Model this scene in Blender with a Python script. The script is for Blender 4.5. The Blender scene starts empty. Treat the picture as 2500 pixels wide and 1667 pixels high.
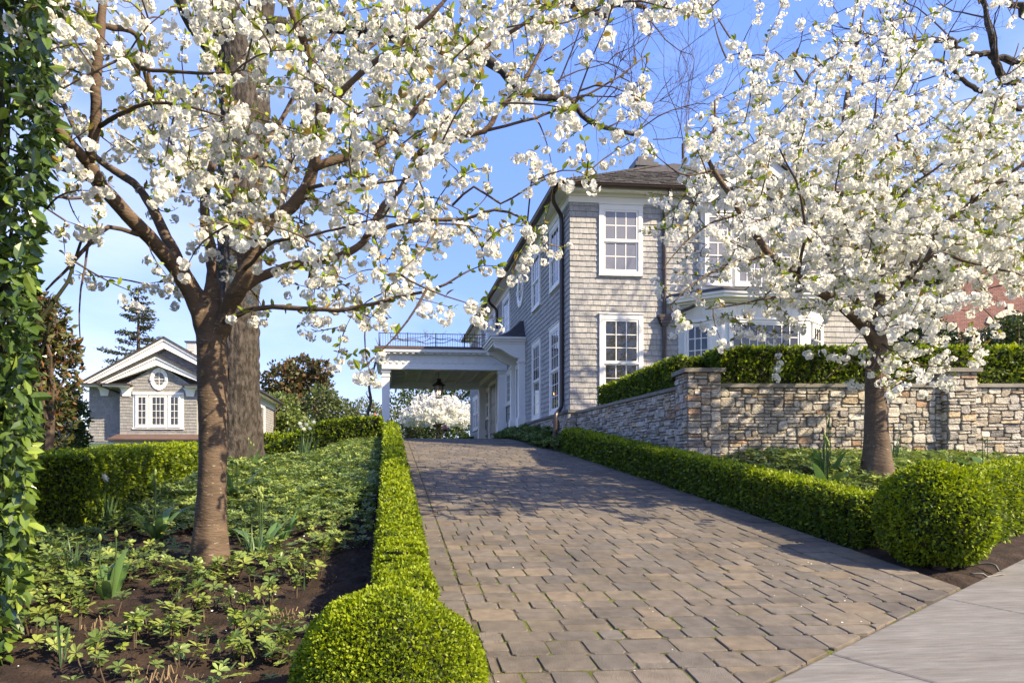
import bpy, math, random
import numpy as np
from math import radians as R, sin, cos, pi, sqrt, atan2, hypot
from mathutils import Vector

rnd = random.Random(7)
rng = np.random.default_rng(11)
SC = bpy.context.scene
COL = SC.collection

# ------------------------------------------------------------------ camera
YAW = R(5.31)
cam_d = bpy.data.cameras.new('camera')
cam = bpy.data.objects.new('camera', cam_d)
COL.objects.link(cam)
cam.location = (0, 0, 0)
cam.rotation_euler = (R(90), 0, -YAW)
cam_d.sensor_width = 36.0
cam_d.lens = 24.005
cam_d.shift_x = 0.0584
cam_d.shift_y = 0.1208
cam_d.clip_start = 0.05
cam_d.clip_end = 2000
SC.camera = cam

# ------------------------------------------------------------------ sky, sun, exposure
SUN = Vector((0.66, -0.46, 0.62)).normalized()
w = bpy.data.worlds.new('World')
SC.world = w
w.use_nodes = True
nt = w.node_tree
nt.nodes.clear()
def N(t, k, **kw):
    n = t.nodes.new(k)
    for a, b in kw.items():
        setattr(n, a, b)
    return n
wo = N(nt, 'ShaderNodeOutputWorld')
bg = N(nt, 'ShaderNodeBackground')
sky = N(nt, 'ShaderNodeTexSky', sky_type='NISHITA', sun_disc=False)
sky.sun_elevation = math.asin(SUN.z)
sky.sun_rotation = atan2(SUN.x, SUN.y)
sky.altitude = 50
sky.air_density = 1.0
sky.dust_density = 1.0
sky.ozone_density = 2.0
hs = N(nt, 'ShaderNodeHueSaturation')
hs.inputs['Saturation'].default_value = 1.22
hs.inputs['Hue'].default_value = 0.512
hs.inputs['Value'].default_value = 0.88
tc = N(nt, 'ShaderNodeTexCoord')
mp = N(nt, 'ShaderNodeMapping')
mp.inputs['Scale'].default_value = (1.0, 1.0, 2.2)
mp.inputs['Location'].default_value = (2.4, 0.3, 1.2)
nz = N(nt, 'ShaderNodeTexNoise')
nz.inputs['Scale'].default_value = 1.7
nz.inputs['Detail'].default_value = 7
nz.inputs['Roughness'].default_value = 0.55
nz.inputs['Distortion'].default_value = 0.25
cr = N(nt, 'ShaderNodeMapRange')
cr.inputs['From Min'].default_value = 0.47
cr.inputs['From Max'].default_value = 0.86
cr.inputs['To Max'].default_value = 0.14
cm = N(nt, 'ShaderNodeMix', data_type='RGBA')
cm.inputs[7].default_value = (6.0, 6.3, 7.0, 1)
L = nt.links.new
L(sky.outputs[0], hs.inputs['Color'])
L(tc.outputs['Generated'], mp.inputs[0])
L(mp.outputs[0], nz.inputs['Vector'])
L(nz.outputs['Fac'], cr.inputs['Value'])
L(cr.outputs[0], cm.inputs[0])
az = N(nt, 'ShaderNodeMix', data_type='RGBA')
az.inputs[0].default_value = 0.77
az.inputs[7].default_value = (0.20, 0.60, 2.45, 1)
L(hs.outputs[0], az.inputs[6])
L(az.outputs[2], cm.inputs[6])
L(cm.outputs[2], bg.inputs['Color'])
bg.inputs['Strength'].default_value = 0.15
L(bg.outputs[0], wo.inputs[0])

sun_d = bpy.data.lights.new('sun', 'SUN')
sun_d.energy = 2.2
sun_d.angle = R(0.53)
sun_d.color = (1.0, 0.985, 0.95)
sun_o = bpy.data.objects.new('sun', sun_d)
sun_o.rotation_euler = SUN.to_track_quat('Z', 'Y').to_euler()
sun_o.location = (12, -10, 20)
COL.objects.link(sun_o)

SC.view_settings.view_transform = 'Standard'
SC.view_settings.look = 'None'
SC.view_settings.gamma = 1
SC.view_settings.use_white_balance = True
SC.view_settings.white_balance_temperature = 9900
SC.view_settings.white_balance_tint = 10
SC.view_settings.exposure = 2.20
SC.view_settings.use_curve_mapping = False
SC.render.engine = 'CYCLES'
SC.cycles.use_denoising = True
SC.cycles.max_bounces = 8
SC.cycles.transparent_max_bounces = 12
SC.cycles.caustics_reflective = False
SC.cycles.caustics_refractive = False

# ------------------------------------------------------------------ view geometry: a point at depth y (or x) seen at photo position
PF, PCX, PCY = 1568.3, 1038.7, 1067.8
def ray(xd, yd):
    a = (xd - PCX) / PF
    return (sin(YAW) + a * cos(YAW), cos(YAW) - a * sin(YAW), (PCY - yd) / PF)
def at(xd, yd, Y):
    d = ray(xd, yd)
    s = Y / d[1]
    return (d[0] * s, Y, d[2] * s)

# ------------------------------------------------------------------ noise
_perm = np.random.default_rng(5).random((64, 64, 64))
def vnoise(p):
    p = np.asarray(p, float)
    i = np.floor(p).astype(int)
    f = p - i
    f = f * f * (3 - 2 * f)
    i0 = i & 63
    i1 = (i + 1) & 63
    def g(a, b, c):
        return _perm[a, b, c]
    x0, y0, z0 = i0[..., 0], i0[..., 1], i0[..., 2]
    x1, y1, z1 = i1[..., 0], i1[..., 1], i1[..., 2]
    fx, fy, fz = f[..., 0], f[..., 1], f[..., 2]
    a = (g(x0, y0, z0) * (1 - fx) + g(x1, y0, z0) * fx) * (1 - fy) + (g(x0, y1, z0) * (1 - fx) + g(x1, y1, z0) * fx) * fy
    b = (g(x0, y0, z1) * (1 - fx) + g(x1, y0, z1) * fx) * (1 - fy) + (g(x0, y1, z1) * (1 - fx) + g(x1, y1, z1) * fx) * fy
    return (a * (1 - fz) + b * fz) * 2 - 1
def fbm(p, oct=3):
    p = np.asarray(p, float)
    r = 0
    a = 1.0
    for k in range(oct):
        r = r + a * vnoise(p * (2.0 ** k) + 17.3 * k)
        a *= 0.5
    return r
def nz2(x, y, s, oct=3, o=0.0):
    return fbm(np.stack([np.asarray(x) * s + o, np.asarray(y) * s + 3.1, np.full(np.shape(x), o + 0.5)], -1), oct)

# ------------------------------------------------------------------ mesh builder and objects
class MB:
    """collects vertices, faces and one tint per vertex"""
    def __init__(self):
        self.v, self.f, self.c, self.n = [], [], [], 0
    def add(self, V, F, c=1.0):
        V = np.asarray(V, float).reshape(-1, 3)
        self.v.append(V)
        for f in F:
            self.f.append([int(i) + self.n for i in f])
        self._col(c, len(V))
        self.n += len(V)
    def bulk(self, V, F, c=1.0):
        """F: (m,k) array"""
        V = np.asarray(V, float).reshape(-1, 3)
        self.v.append(V)
        self.f.append(np.asarray(F, np.int64) + self.n)
        self._col(c, len(V))
        self.n += len(V)
    def _col(self, c, n):
        c = np.asarray(c, float)
        if c.ndim == 0:
            c = np.full((n, 3), float(c))
        elif c.ndim == 1:
            c = np.tile(c, (n, 1)) if len(c) == 3 else np.repeat(c[:, None], 3, 1)
        self.c.append(c)
    def box(self, x0, x1, y0, y1, z0, z1, c=1.0):
        V = [(x0, y0, z0), (x1, y0, z0), (x1, y1, z0), (x0, y1, z0), (x0, y0, z1), (x1, y0, z1), (x1, y1, z1), (x0, y1, z1)]
        self.add(V, BOXF, c)
    def tube(self, pts, rad, sides=7, c=1.0, cap=True):
        V, F = tube_vf(pts, rad, sides)
        self.bulk(V, F, c)
        if cap:
            n = len(V)
            self.f.append([self.n - n + i for i in range(sides)][::-1])
            self.f.append([self.n - sides + i for i in range(sides)])
    def mesh(self, name, off=(0, 0, 0)):
        V = np.concatenate(self.v) - np.asarray(off, float)
        C = np.concatenate(self.c)
        ls, tot = [], []
        for f in self.f:
            if isinstance(f, np.ndarray):
                ls.append(f.reshape(-1))
                tot.append(np.full(len(f), f.shape[1], np.int64))
            else:
                ls.append(np.asarray(f, np.int64))
                tot.append(np.array([len(f)], np.int64))
        loops = np.concatenate(ls)
        tot = np.concatenate(tot)
        start = np.concatenate([[0], np.cumsum(tot)[:-1]])
        me = bpy.data.meshes.new(name)
        me.vertices.add(len(V))
        me.vertices.foreach_set('co', V.astype(np.float32).ravel())
        me.loops.add(len(loops))
        me.loops.foreach_set('vertex_index', loops.astype(np.int32))
        me.polygons.add(len(tot))
        me.polygons.foreach_set('loop_start', start.astype(np.int32))
        me.polygons.foreach_set('loop_total', tot.astype(np.int32))
        a = me.color_attributes.new('tint', 'FLOAT_COLOR', 'POINT')
        C4 = np.ones((len(C), 4), np.float32)
        C4[:, :3] = C
        a.data.foreach_set('color', C4.ravel())
        me.update(calc_edges=True)
        me.polygons.foreach_set('use_smooth', np.zeros(len(me.polygons), bool))
        return me
BOXF = [(0, 3, 2, 1), (4, 5, 6, 7), (0, 1, 5, 4), (1, 2, 6, 5), (2, 3, 7, 6), (3, 0, 4, 7)]

def tube_vf(pts, rad, sides=7):
    P = np.asarray(pts, float)
    n = len(P)
    rad = np.broadcast_to(np.asarray(rad, float), (n,))
    T = np.gradient(P, axis=0)
    T /= np.linalg.norm(T, axis=1, keepdims=True) + 1e-12
    ref = np.array([0.0, 0, 1]) if abs(T[:, 2]).mean() < 0.8 else np.array([1.0, 0, 0])
    U = np.cross(T, ref)
    U /= np.linalg.norm(U, axis=1, keepdims=True) + 1e-12
    W = np.cross(T, U)
    a = np.arange(sides) * 2 * pi / sides
    V = P[:, None, :] + rad[:, None, None] * (np.cos(a)[None, :, None] * U[:, None, :] + np.sin(a)[None, :, None] * W[:, None, :])
    i = np.arange(n - 1)[:, None] * sides
    k = np.arange(sides)[None, :]
    k2 = (k + 1) % sides
    F = np.stack([i + k, i + k2, i + sides + k2, i + sides + k], -1).reshape(-1, 4)
    return V.reshape(-1, 3), F

WL = {}
def empty(name, loc, label=None, cat=None, group=None, kind=None, parent=None):
    o = bpy.data.objects.new(name, None)
    o.empty_display_size = 0.2
    COL.objects.link(o)
    p = np.zeros(3)
    if parent is not None:
        o.parent = parent
        p = WL[parent.name]
    o.location = tuple(np.asarray(loc, float) - p)
    WL[o.name] = np.asarray(loc, float)
    tag(o, label, cat, group, kind)
    return o
def tag(o, label=None, cat=None, group=None, kind=None):
    if label: o['label'] = label
    if cat: o['category'] = cat
    if group: o['group'] = group
    if kind: o['kind'] = kind
    return o
def obj(name, mb, mat, parent=None, origin=None, smooth=False, label=None, cat=None, group=None, kind=None):
    """one mesh object; mb holds world coordinates"""
    V = np.concatenate(mb.v)
    if origin is None:
        origin = WL[parent.name] if parent is not None else np.array([*(V[:, :2].min(0) + V[:, :2].max(0)) / 2, V[:, 2].min()])
    origin = np.asarray(origin, float)
    me = mb.mesh(name, origin)
    me.materials.append(mat)
    me.polygons.foreach_set('use_smooth', np.full(len(me.polygons), bool(smooth)))
    o = bpy.data.objects.new(name, me)
    COL.objects.link(o)
    p = np.zeros(3)
    if parent is not None:
        o.parent = parent
        p = WL[parent.name]
    o.location = tuple(origin - p)
    WL[o.name] = origin
    tag(o, label, cat, group, kind)
    return o
def inst(name, me, loc, parent=None):
    """another object on a shared mesh"""
    o = bpy.data.objects.new(name, me)
    COL.objects.link(o)
    p = WL[parent.name] if parent is not None else np.zeros(3)
    if parent is not None: o.parent = parent
    o.location = tuple(np.asarray(loc, float) - p)
    WL[o.name] = np.asarray(loc, float)
    return o

class Fr:
    """a flat frame: origin, u across, n outward, z up; boxes are written in (u, v, n)"""
    def __init__(self, o, u, n):
        self.o = np.asarray(o, float)
        self.u = np.asarray(u, float)
        self.n = np.asarray(n, float)
        self.z = np.array([0, 0, 1.0])
    def p(self, u, v, n):
        return self.o + self.u * u + self.z * v + self.n * n
    def box(self, mb, u0, u1, v0, v1, n0, n1, c=1.0):
        V = [self.p(u0, v0, n0), self.p(u1, v0, n0), self.p(u1, v0, n1), self.p(u0, v0, n1), self.p(u0, v1, n0), self.p(u1, v1, n0), self.p(u1, v1, n1), self.p(u0, v1, n1)]
        mb.add(V, BOXF, c)
    def poly(self, mb, pts, n0, n1, c=1.0):
        """extruded outline given in (u, v)"""
        k = len(pts)
        V = [self.p(a, b, n0) for a, b in pts] + [self.p(a, b, n1) for a, b in pts]
        F = [tuple(range(k))[::-1], tuple(range(k, 2 * k))] + [(i, (i + 1) % k, k + (i + 1) % k, k + i) for i in range(k)]
        mb.add(V, F, c)

# ------------------------------------------------------------------ scatter of small templates
def rot_basis(Nrm, spin):
    """matrices whose z axis is Nrm, spun about it: (n,3,3), columns x,y,z"""
    Z = Nrm / (np.linalg.norm(Nrm, axis=1, keepdims=True) + 1e-12)
    ref = np.where(np.abs(Z[:, 2:3]) < 0.9, np.array([[0, 0, 1.0]]), np.array([[1.0, 0, 0]]))
    X = np.cross(ref, Z)
    X /= np.linalg.norm(X, axis=1, keepdims=True) + 1e-12
    Y = np.cross(Z, X)
    c, s = np.cos(spin)[:, None], np.sin(spin)[:, None]
    return np.stack([X * c + Y * s, -X * s + Y * c, Z], -1)
def scatter(mb, TV, TF, P, M, S, C, grad=None):
    """TV (k,3), TF (m,j), P (n,3), M (n,3,3), S (n,) or (n,3), C (n,3); grad (k,) or (k,3) multiplies the tint"""
    TV = np.asarray(TV, float)
    TF = np.asarray(TF)
    n, k = len(P), len(TV)
    if n == 0: return
    S = np.asarray(S, float)
    if S.ndim == 1: S = np.repeat(S[:, None], 3, 1)
    V = np.einsum('nij,nkj->nki', M, TV[None] * S[:, None, :]) + P[:, None, :]
    F = TF[None] + (np.arange(n) * k)[:, None, None]
    CC = np.repeat(C[:, None, :], k, 1)
    if grad is not None:
        g = np.asarray(grad, float)
        if g.ndim == 1: g = np.repeat(g[:, None], 3, 1)
        CC = CC * g[None]
    mb.bulk(V.reshape(-1, 3), F.reshape(-1, TF.shape[1]), CC.reshape(-1, 3))
LEAF4 = (np.array([(0, 0, 0), (.30, .45, .05), (0, 1, 0), (-.30, .45, .05)]), np.array([(0, 1, 2, 3)]))
LEAF6 = (np.array([(0, 0, 0), (.22, .35, .09), (.2, .7, .05), (0, 1, -.06), (-.2, .7, .05), (-.22, .35, .09), (0, .5, 0)]),
         np.array([(0, 1, 6), (1, 2, 6), (2, 3, 6), (3, 4, 6), (4, 5, 6), (5, 0, 6)]))
def rand_unit(n, g=rng):
    v = g.normal(size=(n, 3))
    return v / np.linalg.norm(v, axis=1, keepdims=True)
def tints(n, lo, hi, g=rng, jit=0.12):
    t = g.random((n, 1))
    lo, hi = np.asarray(lo), np.asarray(hi)
    return (lo + (hi - lo) * t) * (1 + jit * (g.random((n, 1)) * 2 - 1))

# ------------------------------------------------------------------ materials
def pbr(name, col=(1, 1, 1), rough=0.7, var=0.15, scale=6.0, bump=0.0, bscale=40.0, transl=0.0, spec=0.3, stretch=(1, 1, 1), col2=None, c2scale=2.0, c2lo=0.5, c2hi=0.62, detail=5):
    m = bpy.data.materials.new(name)
    m.use_nodes = True
    t = m.node_tree
    t.nodes.clear()
    out = N(t, 'ShaderNodeOutputMaterial')
    b = N(t, 'ShaderNodeBsdfPrincipled')
    b.inputs['Roughness'].default_value = rough
    b.inputs['Specular IOR Level'].default_value = spec
    at_ = N(t, 'ShaderNodeAttribute', attribute_name='tint')
    tc = N(t, 'ShaderNodeTexCoord')
    mp = N(t, 'ShaderNodeMapping')
    mp.inputs['Scale'].default_value = stretch
    nz = N(t, 'ShaderNodeTexNoise')
    nz.inputs['Scale'].default_value = scale
    nz.inputs['Detail'].default_value = detail
    mr = N(t, 'ShaderNodeMapRange')
    mr.inputs['From Min'].default_value = 0.3
    mr.inputs['From Max'].default_value = 0.7
    mr.inputs['To Min'].default_value = 1 - var
    mr.inputs['To Max'].default_value = 1 + var
    k = t.links.new
    k(tc.outputs['Object'], mp.inputs[0])
    k(mp.outputs[0], nz.inputs['Vector'])
    k(nz.outputs['Fac'], mr.inputs['Value'])
    base = N(t, 'ShaderNodeMix', data_type='RGBA', blend_type='MULTIPLY')
    base.inputs[0].default_value = 1
    base.inputs[6].default_value = (*col, 1)
    k(at_.outputs['Color'], base.inputs[7])
    cur = base.outputs[2]
    if col2 is not None:
        n2 = N(t, 'ShaderNodeTexNoise')
        n2.inputs['Scale'].default_value = c2scale
        n2.inputs['Detail'].default_value = 6
        k(mp.outputs[0], n2.inputs['Vector'])
        r2 = N(t, 'ShaderNodeMapRange')
        r2.inputs['From Min'].default_value = c2lo
        r2.inputs['From Max'].default_value = c2hi
        k(n2.outputs['Fac'], r2.inputs['Value'])
        mx = N(t, 'ShaderNodeMix', data_type='RGBA')
        mx.inputs[7].default_value = (*col2, 1)
        k(r2.outputs[0], mx.inputs[0])
        k(cur, mx.inputs[6])
        cur = mx.outputs[2]
    sc = N(t, 'ShaderNodeMix', data_type='RGBA', blend_type='MULTIPLY')
    sc.inputs[0].default_value = 1
    k(cur, sc.inputs[6])
    k(mr.outputs[0], sc.inputs[7])
    k(sc.outputs[2], b.inputs['Base Color'])
    if bump:
        n3 = N(t, 'ShaderNodeTexNoise')
        n3.inputs['Scale'].default_value = bscale
        n3.inputs['Detail'].default_value = 4
        k(mp.outputs[0], n3.inputs['Vector'])
        bp = N(t, 'ShaderNodeBump')
        bp.inputs['Strength'].default_value = bump
        bp.inputs['Distance'].default_value = 0.02
        k(n3.outputs['Fac'], bp.inputs['Height'])
        k(bp.outputs[0], b.inputs['Normal'])
    if transl:
        tr = N(t, 'ShaderNodeBsdfTranslucent')
        k(sc.outputs[2], tr.inputs['Color'])
        ms = N(t, 'ShaderNodeMixShader')
        ms.inputs[0].default_value = transl
        k(b.outputs[0], ms.inputs[1])
        k(tr.outputs[0], ms.inputs[2])
        k(ms.outputs[0], out.inputs[0])
    else:
        k(b.outputs[0], out.inputs[0])
    return m

M = dict(
    soil=pbr('dark_soil', (.026, .0155, .0105), .95, .5, 9, .9, 60, col2=(.042, .027, .019), c2scale=5),
    street=pbr('pale_bounce_street', (.27, .26, .24), .9, .15, 3, .2, 60, col2=(.20, .195, .185), c2scale=.6),
    grass=pbr('lawn', (.05, .085, .02), .9, .3, 5, .5, 80),
    joint=pbr('joint_sand', (.080, .067, .050), .95, .4, 14, .6, 90, col2=(.075, .09, .014), c2scale=4.5, c2lo=.47, c2hi=.56),
    paver=pbr('concrete_paver', (1, 1, 1), .85, .20, 13, .45, 130, col2=(.070, .062, .053), c2scale=1.5, c2lo=.46, c2hi=.85),
    concrete=pbr('sidewalk_concrete', (.205, .20, .188), .85, .22, 16, .5, 190, stretch=(.35, 3.2, 1), col2=(.135, .125, .112), c2scale=2.6, c2lo=.40, c2hi=.80, detail=9),
    shingle=pbr('weathered_shingle', (.345, .343, .335), .85, .14, 14, .3, 60, stretch=(3, 3, .7)),
    roofshake=pbr('roof_shake', (.060, .055, .050), .9, .35, 8, .4, 40),
    trim=pbr('white_paint', (.78, .765, .72), .45, .035, 3, 0),
    cream=pbr('cream_stucco', (.50, .46, .38), .8, .08, 5, .1, 60),
    glass=None,
    darkmetal=pbr('bronze_metal', (.045, .030, .027), .38, .15, 5, 0, spec=.5),
    copper=pbr('lead_roof_metal', (.055, .055, .062), .42, .25, 6, 0, spec=.5),
    brownroof=pbr('brown_metal_roof', (.12, .075, .062), .5, .12, 5, 0),
    iron=pbr('black_iron', (.02, .02, .022), .45, .1, 5, 0, spec=.5),
    stone=pbr('field_stone', (1, 1, 1), .9, .34, 11, .9, 34, stretch=(1, 1, 1.8)),
    mortar=pbr('mortar', (.19, .175, .15), .95, .2, 10, .4, 60),
    coping=pbr('bluestone', (.20, .19, .165), .8, .18, 7, .3, 60),
    hedge=pbr('box_leaf', (1, 1, 1), .5, .10, 3, 0, transl=.38, spec=.35),
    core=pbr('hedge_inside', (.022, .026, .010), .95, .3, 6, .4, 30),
    leaf=pbr('green_leaf', (1, 1, 1), .42, .12, 4, 0, transl=.30, spec=.4),
    glossleaf=pbr('glossy_leaf', (1, 1, 1), .24, .12, 4, 0, transl=.16, spec=.6),
    petal=pbr('blossom_petal', (1, 1, 1), .8, .03, 3, 0, transl=.46, spec=.15),
    bark=pbr('cherry_bark', (.105, .072, .050), .8, .25, 4, .45, 14, stretch=(1.4, 1.4, 4.5), col2=(.33, .29, .235), c2scale=17, c2lo=.64, c2hi=.70),
    twig=pbr('twig_bark', (.085, .060, .042), .85, .3, 8, .3, 30),
    oldbark=pbr('furrowed_bark', (.060, .051, .044), .95, .5, 7, 1.0, 22, stretch=(2.3, 2.3, .95), col2=(.030, .025, .021), c2scale=9, c2lo=.50, c2hi=.60),
    brick=pbr('red_brick', (.24, .125, .110), .9, .18, 8, .3, 60),
    limestone=pbr('pale_stone', (.58, .52, .42), .85, .08, 6, .1, 50),
    deadstem=pbr('cut_stem', (.36, .26, .15), .9, .25, 12, .2, 60),
    stake=pbr('wood_stake', (.22, .16, .10), .85, .2, 9, .2, 40),
    red=pbr('faded_red_paint', (.42, .10, .07), .6, .12, 6, 0),
    hose=pbr('grey_hose', (.13, .12, .10), .5, .1, 6, 0),
    white=pbr('fallen_petal', (.8, .78, .74), .8, .04, 5, 0),
    dark=pbr('dark_interior', (.02, .02, .022), .8, .1, 3, 0),
)
def glass_mat(name, base, rough, ior):
    m = bpy.data.materials.new(name)
    m.use_nodes = True
    b = m.node_tree.nodes['Principled BSDF']
    b.inputs['Base Color'].default_value = (*base, 1)
    b.inputs['Roughness'].default_value = rough
    b.inputs['IOR'].default_value = ior
    b.inputs['Specular IOR Level'].default_value = 0.5
    return m
M['glass'] = glass_mat('window_glass', (.022, .024, .028), .03, 1.75)
M['blindglass'] = glass_mat('shaded_window_glass', (.17, .175, .20), .05, 1.7)
M['ghostglass'] = glass_mat('lantern_glass', (.35, .34, .31), .1, 1.5)
mf = bpy.data.materials.new('flame')
mf.use_nodes = True
mf.node_tree.nodes['Principled BSDF'].inputs['Emission Color'].default_value = (1, .55, .25, 1)
mf.node_tree.nodes['Principled BSDF'].inputs['Emission Strength'].default_value = 5
M['flame'] = mf
# ------------------------------------------------------------------ terrain heights
def zd(y):
    y = np.asarray(y, float)
    a = -1.4 + .113 * y
    q = np.clip(y - 17.5, 0, 4.5)
    b = .5775 + .113 * q - .113 * q * q / 9
    return np.where(y < 17.5, np.maximum(a, -1.9), b)
E1 = np.array([2.357, 3.474, -1.007])
SD = np.array([.8488, .5288])
SN = np.array([.5288, -.8488])
def sdist(x, y): return (x - E1[0]) * SN[0] + (y - E1[1]) * SN[1]
def salong(x, y): return (x - E1[0]) * SD[0] + (y - E1[1]) * SD[1]
def zside(x, y): return E1[2] + .06 * salong(x, y) - .075 * sdist(x, y)
def sst(t):
    t = np.clip(t, 0, 1)
    return t * t * (3 - 2 * t)
def wall_y(x): return 10.60 - .093 * x
def wall_x(y): return 4.62 - .045 * (y - 10.5)
def zt(x, y):
    x = np.asarray(x, float); y = np.asarray(y, float)
    b = zd(y) - .62 * sst((-x - .6) / 2.2) * sst((y - 12) / 4.5) * (1 - sst((y - 21) / 5))
    s = sdist(x, y)
    raise_ = .37 * sst((x - 4.45) / 1.1) * sst((-s - .25) / 1.6)
    z = b + raise_
    z = np.where(y < 16, np.where(x > 4.2, np.maximum(z, -1.4 + .113 * 5 + 0 * z - .9), z), z)
    # near the street everything meets the sidewalk
    k = sst((-s) / .7)
    z = np.where(s > -.7, z * k + (zside(x, y)) * (1 - k), z)
    z = np.where(s > 0, np.maximum(zside(x, y), -2.2) - .03, z)
    up = (y > wall_y(x) + .2) & (x > np.where(y < 15.6, wall_x(y) + .2, 4.3))
    z = np.where(up, 1.17, z)
    return z

# ground sheet
xs = np.concatenate([[-600, -300, -150, -80, -45, -28, -18, -12, -8.5], np.arange(-6, 13.01, .125), [14.5, 17, 21, 27, 36, 50, 80, 150, 300, 600]])
ys = np.concatenate([[-300, -120, -50, -20, -8, -3, -1], np.arange(.5, 20.01, .125), [21, 22.5, 24, 27, 31, 36, 44, 60, 90, 150, 300, 700]])
X, Y = np.meshgrid(xs, ys, indexing='ij')
Z = zt(X, Y)
on_drive = (X > .2) & (X < 4.25) & (Y < 34)
bump = .018 * nz2(X, Y, 5.5, 4) * ((X > -4) & (X < 12) & (Y < 20))
Z = Z + bump - .0
Z = np.where(on_drive, np.minimum(zt(X, Y), zd(Y)) - .06, Z)
Z = np.where(sdist(X, Y) > -.05, np.minimum(Z, zside(X, Y) - .04), Z)
nx, ny = len(xs), len(ys)
def grid_faces(nx, ny):
    i, j = np.meshgrid(np.arange(nx - 1), np.arange(ny - 1), indexing='ij')
    a = (i * ny + j).ravel()
    return np.stack([a, a + ny, a + ny + 1, a + 1], -1)
g = MB()
g.bulk(np.stack([X, Y, Z], -1).reshape(-1, 3), grid_faces(nx, ny), 1.0)
gr = obj('ground', g, M['soil'], origin=(0, 0, 0), smooth=True, kind='structure')
gr.data.materials.append(M['grass'])
fc = grid_faces(nx, ny)
cx = X.reshape(-1)[fc].mean(1); cy = Y.reshape(-1)[fc].mean(1)
mi = ((cy > 20) | ((cy > wall_y(cx) + 1.2) & (cx > 5.4)) | (cx < -4.5) | (cx > 12.5) | (cy < .4)).astype(np.int32)
gr.data.polygons.foreach_set('material_index', mi)

# finely crumbled soil in front of the left bed
xs = np.arange(-3.3, .30, .03); ys = np.arange(2.0, 7.2, .03)
X, Y = np.meshgrid(xs, ys, indexing='ij')
edge = np.minimum(np.minimum(X + 3.3, .30 - X), np.minimum(Y - 2.0, 7.2 - Y))
Z = zt(X, Y) + .012 + .018 * nz2(X, Y, 5.5, 4) + .020 * nz2(X, Y, 17, 3, 4.0) + .010 * nz2(X, Y, 45, 2, 9.0)
Z -= .05 * (1 - sst(edge / .15))
Z += .05 * np.exp(-((X + 1.42) ** 2 + (Y - 5.43) ** 2) / .10)
g = MB(); g.bulk(np.stack([X, Y, Z], -1).reshape(-1, 3), grid_faces(len(xs), len(ys)))
obj('flower_bed_soil', g, M['soil'], origin=(0, 0, 0), smooth=True, kind='structure')
def soil_z(x, y): return zt(x, y) + .018 * nz2(np.asarray(x), np.asarray(y), 5.5, 4)

# ------------------------------------------------------------------ driveway: sand bed and tumbled pavers
def clip_half(poly, c, nrm):
    """keep the part of a convex polygon where (p-c).nrm <= 0"""
    out = []
    for i in range(len(poly)):
        a, b = poly[i], poly[(i + 1) % len(poly)]
        da = (a[0] - c[0]) * nrm[0] + (a[1] - c[1]) * nrm[1]
        db = (b[0] - c[0]) * nrm[0] + (b[1] - c[1]) * nrm[1]
        if da <= 0: out.append(a)
        if (da < 0 < db) or (db < 0 < da):
            t = da / (da - db)
            out.append((a[0] + (b[0] - a[0]) * t, a[1] + (b[1] - a[1]) * t))
    return out
def parea(p):
    return abs(sum(p[i][0] * p[(i + 1) % len(p)][1] - p[(i + 1) % len(p)][0] * p[i][1] for i in range(len(p)))) / 2

ysd = np.concatenate([np.arange(1.2, 23, .4), [26, 30, 34]])
g = MB()
xl = np.array([.22, 1.5, 2.8, 4.14])
Xd, Yd = np.meshgrid(xl, ysd, indexing='ij')
Zd = zd(Yd) - .006
Zd = np.where(sdist(Xd, Yd) > -.1, zside(Xd, Yd) - .03, Zd)
g.bulk(np.stack([Xd, Yd, Zd], -1).reshape(-1, 3), grid_faces(len(xl), len(ysd)))
drive = obj('driveway', g, M['joint'], origin=(2, 10, 0), kind='structure')

def pack(nx, ny, sizes, g):
    """fill a grid with random rectangles, returns (i, j, w, h)"""
    occ = np.zeros((nx, ny), bool)
    out = []
    for j in range(ny):
        i = 0
        while i < nx:
            if occ[i, j]:
                i += 1; continue
            free = 1
            while i + free < nx and not occ[i + free, j]: free += 1
            opts = [(w, h, p) for w, h, p in sizes if w <= free and free - w != 1 and j + h <= ny and not occ[i:i + w, j:j + h].any()]
            if not opts: opts = [(min(2, free) if free != 3 else 3, 1, 1)]
            w, h, _ = g.choices(opts, [o[2] for o in opts])[0]
            occ[i:i + w, j:j + h] = True
            out.append((i, j, w, h))
            i += w
    return out
pav = []
y = 2.3
while y < 20.6:
    d = rnd.choice([.205, .205, .205, .215, .145])
    x = .502 - rnd.uniform(0, .15)
    while x < 3.575:
        w_ = rnd.choice([.145, .205, .205, .21, .215, .28, .29]) if d > .2 else rnd.choice([.145, .21, .28, .28])
        x0, x1 = max(x, .502), min(x + w_, 3.575)
        if 3.575 - x1 < .09: x1 = 3.575; w_ = 1
        if x1 - x0 > .05:
            if d > .2 and rnd.random() < .20:
                k = rnd.choice([.5, .34, .66]) * d
                pav += [(x0, x1, y, y + k), (x0, x1, y + k, y + d)]
            else:
                pav.append((x0, x1, y, y + d))
        x += w_
    y += d
y = 2.3
while y < 20.6:
    d = rnd.choice([.13, .15, .17, .2])
    if rnd.random() < .22:
        pav += [(.245, .37, y, y + d), (.37, .498, y, y + d)]
    else:
        pav.append((.245, .498, y, y + d))
    y += d
y = 2.3
while y < 16.2:
    d = rnd.choice([.16, .2, .24])
    if rnd.random() < .45:
        k = rnd.uniform(3.76, 3.95)
        pav += [(3.58, k, y, y + d), (k, 4.12, y, y + d)]
    else:
        pav.append((3.58, 3.86, y, y + d)); pav.append((3.86, 4.12, y, y + d))
    y += d
PCOL = [(.140, .120, .096), (.130, .112, .093), (.150, .126, .097), (.120, .107, .092), (.158, .128, .095), (.112, .102, .090), (.142, .122, .100)]
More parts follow.
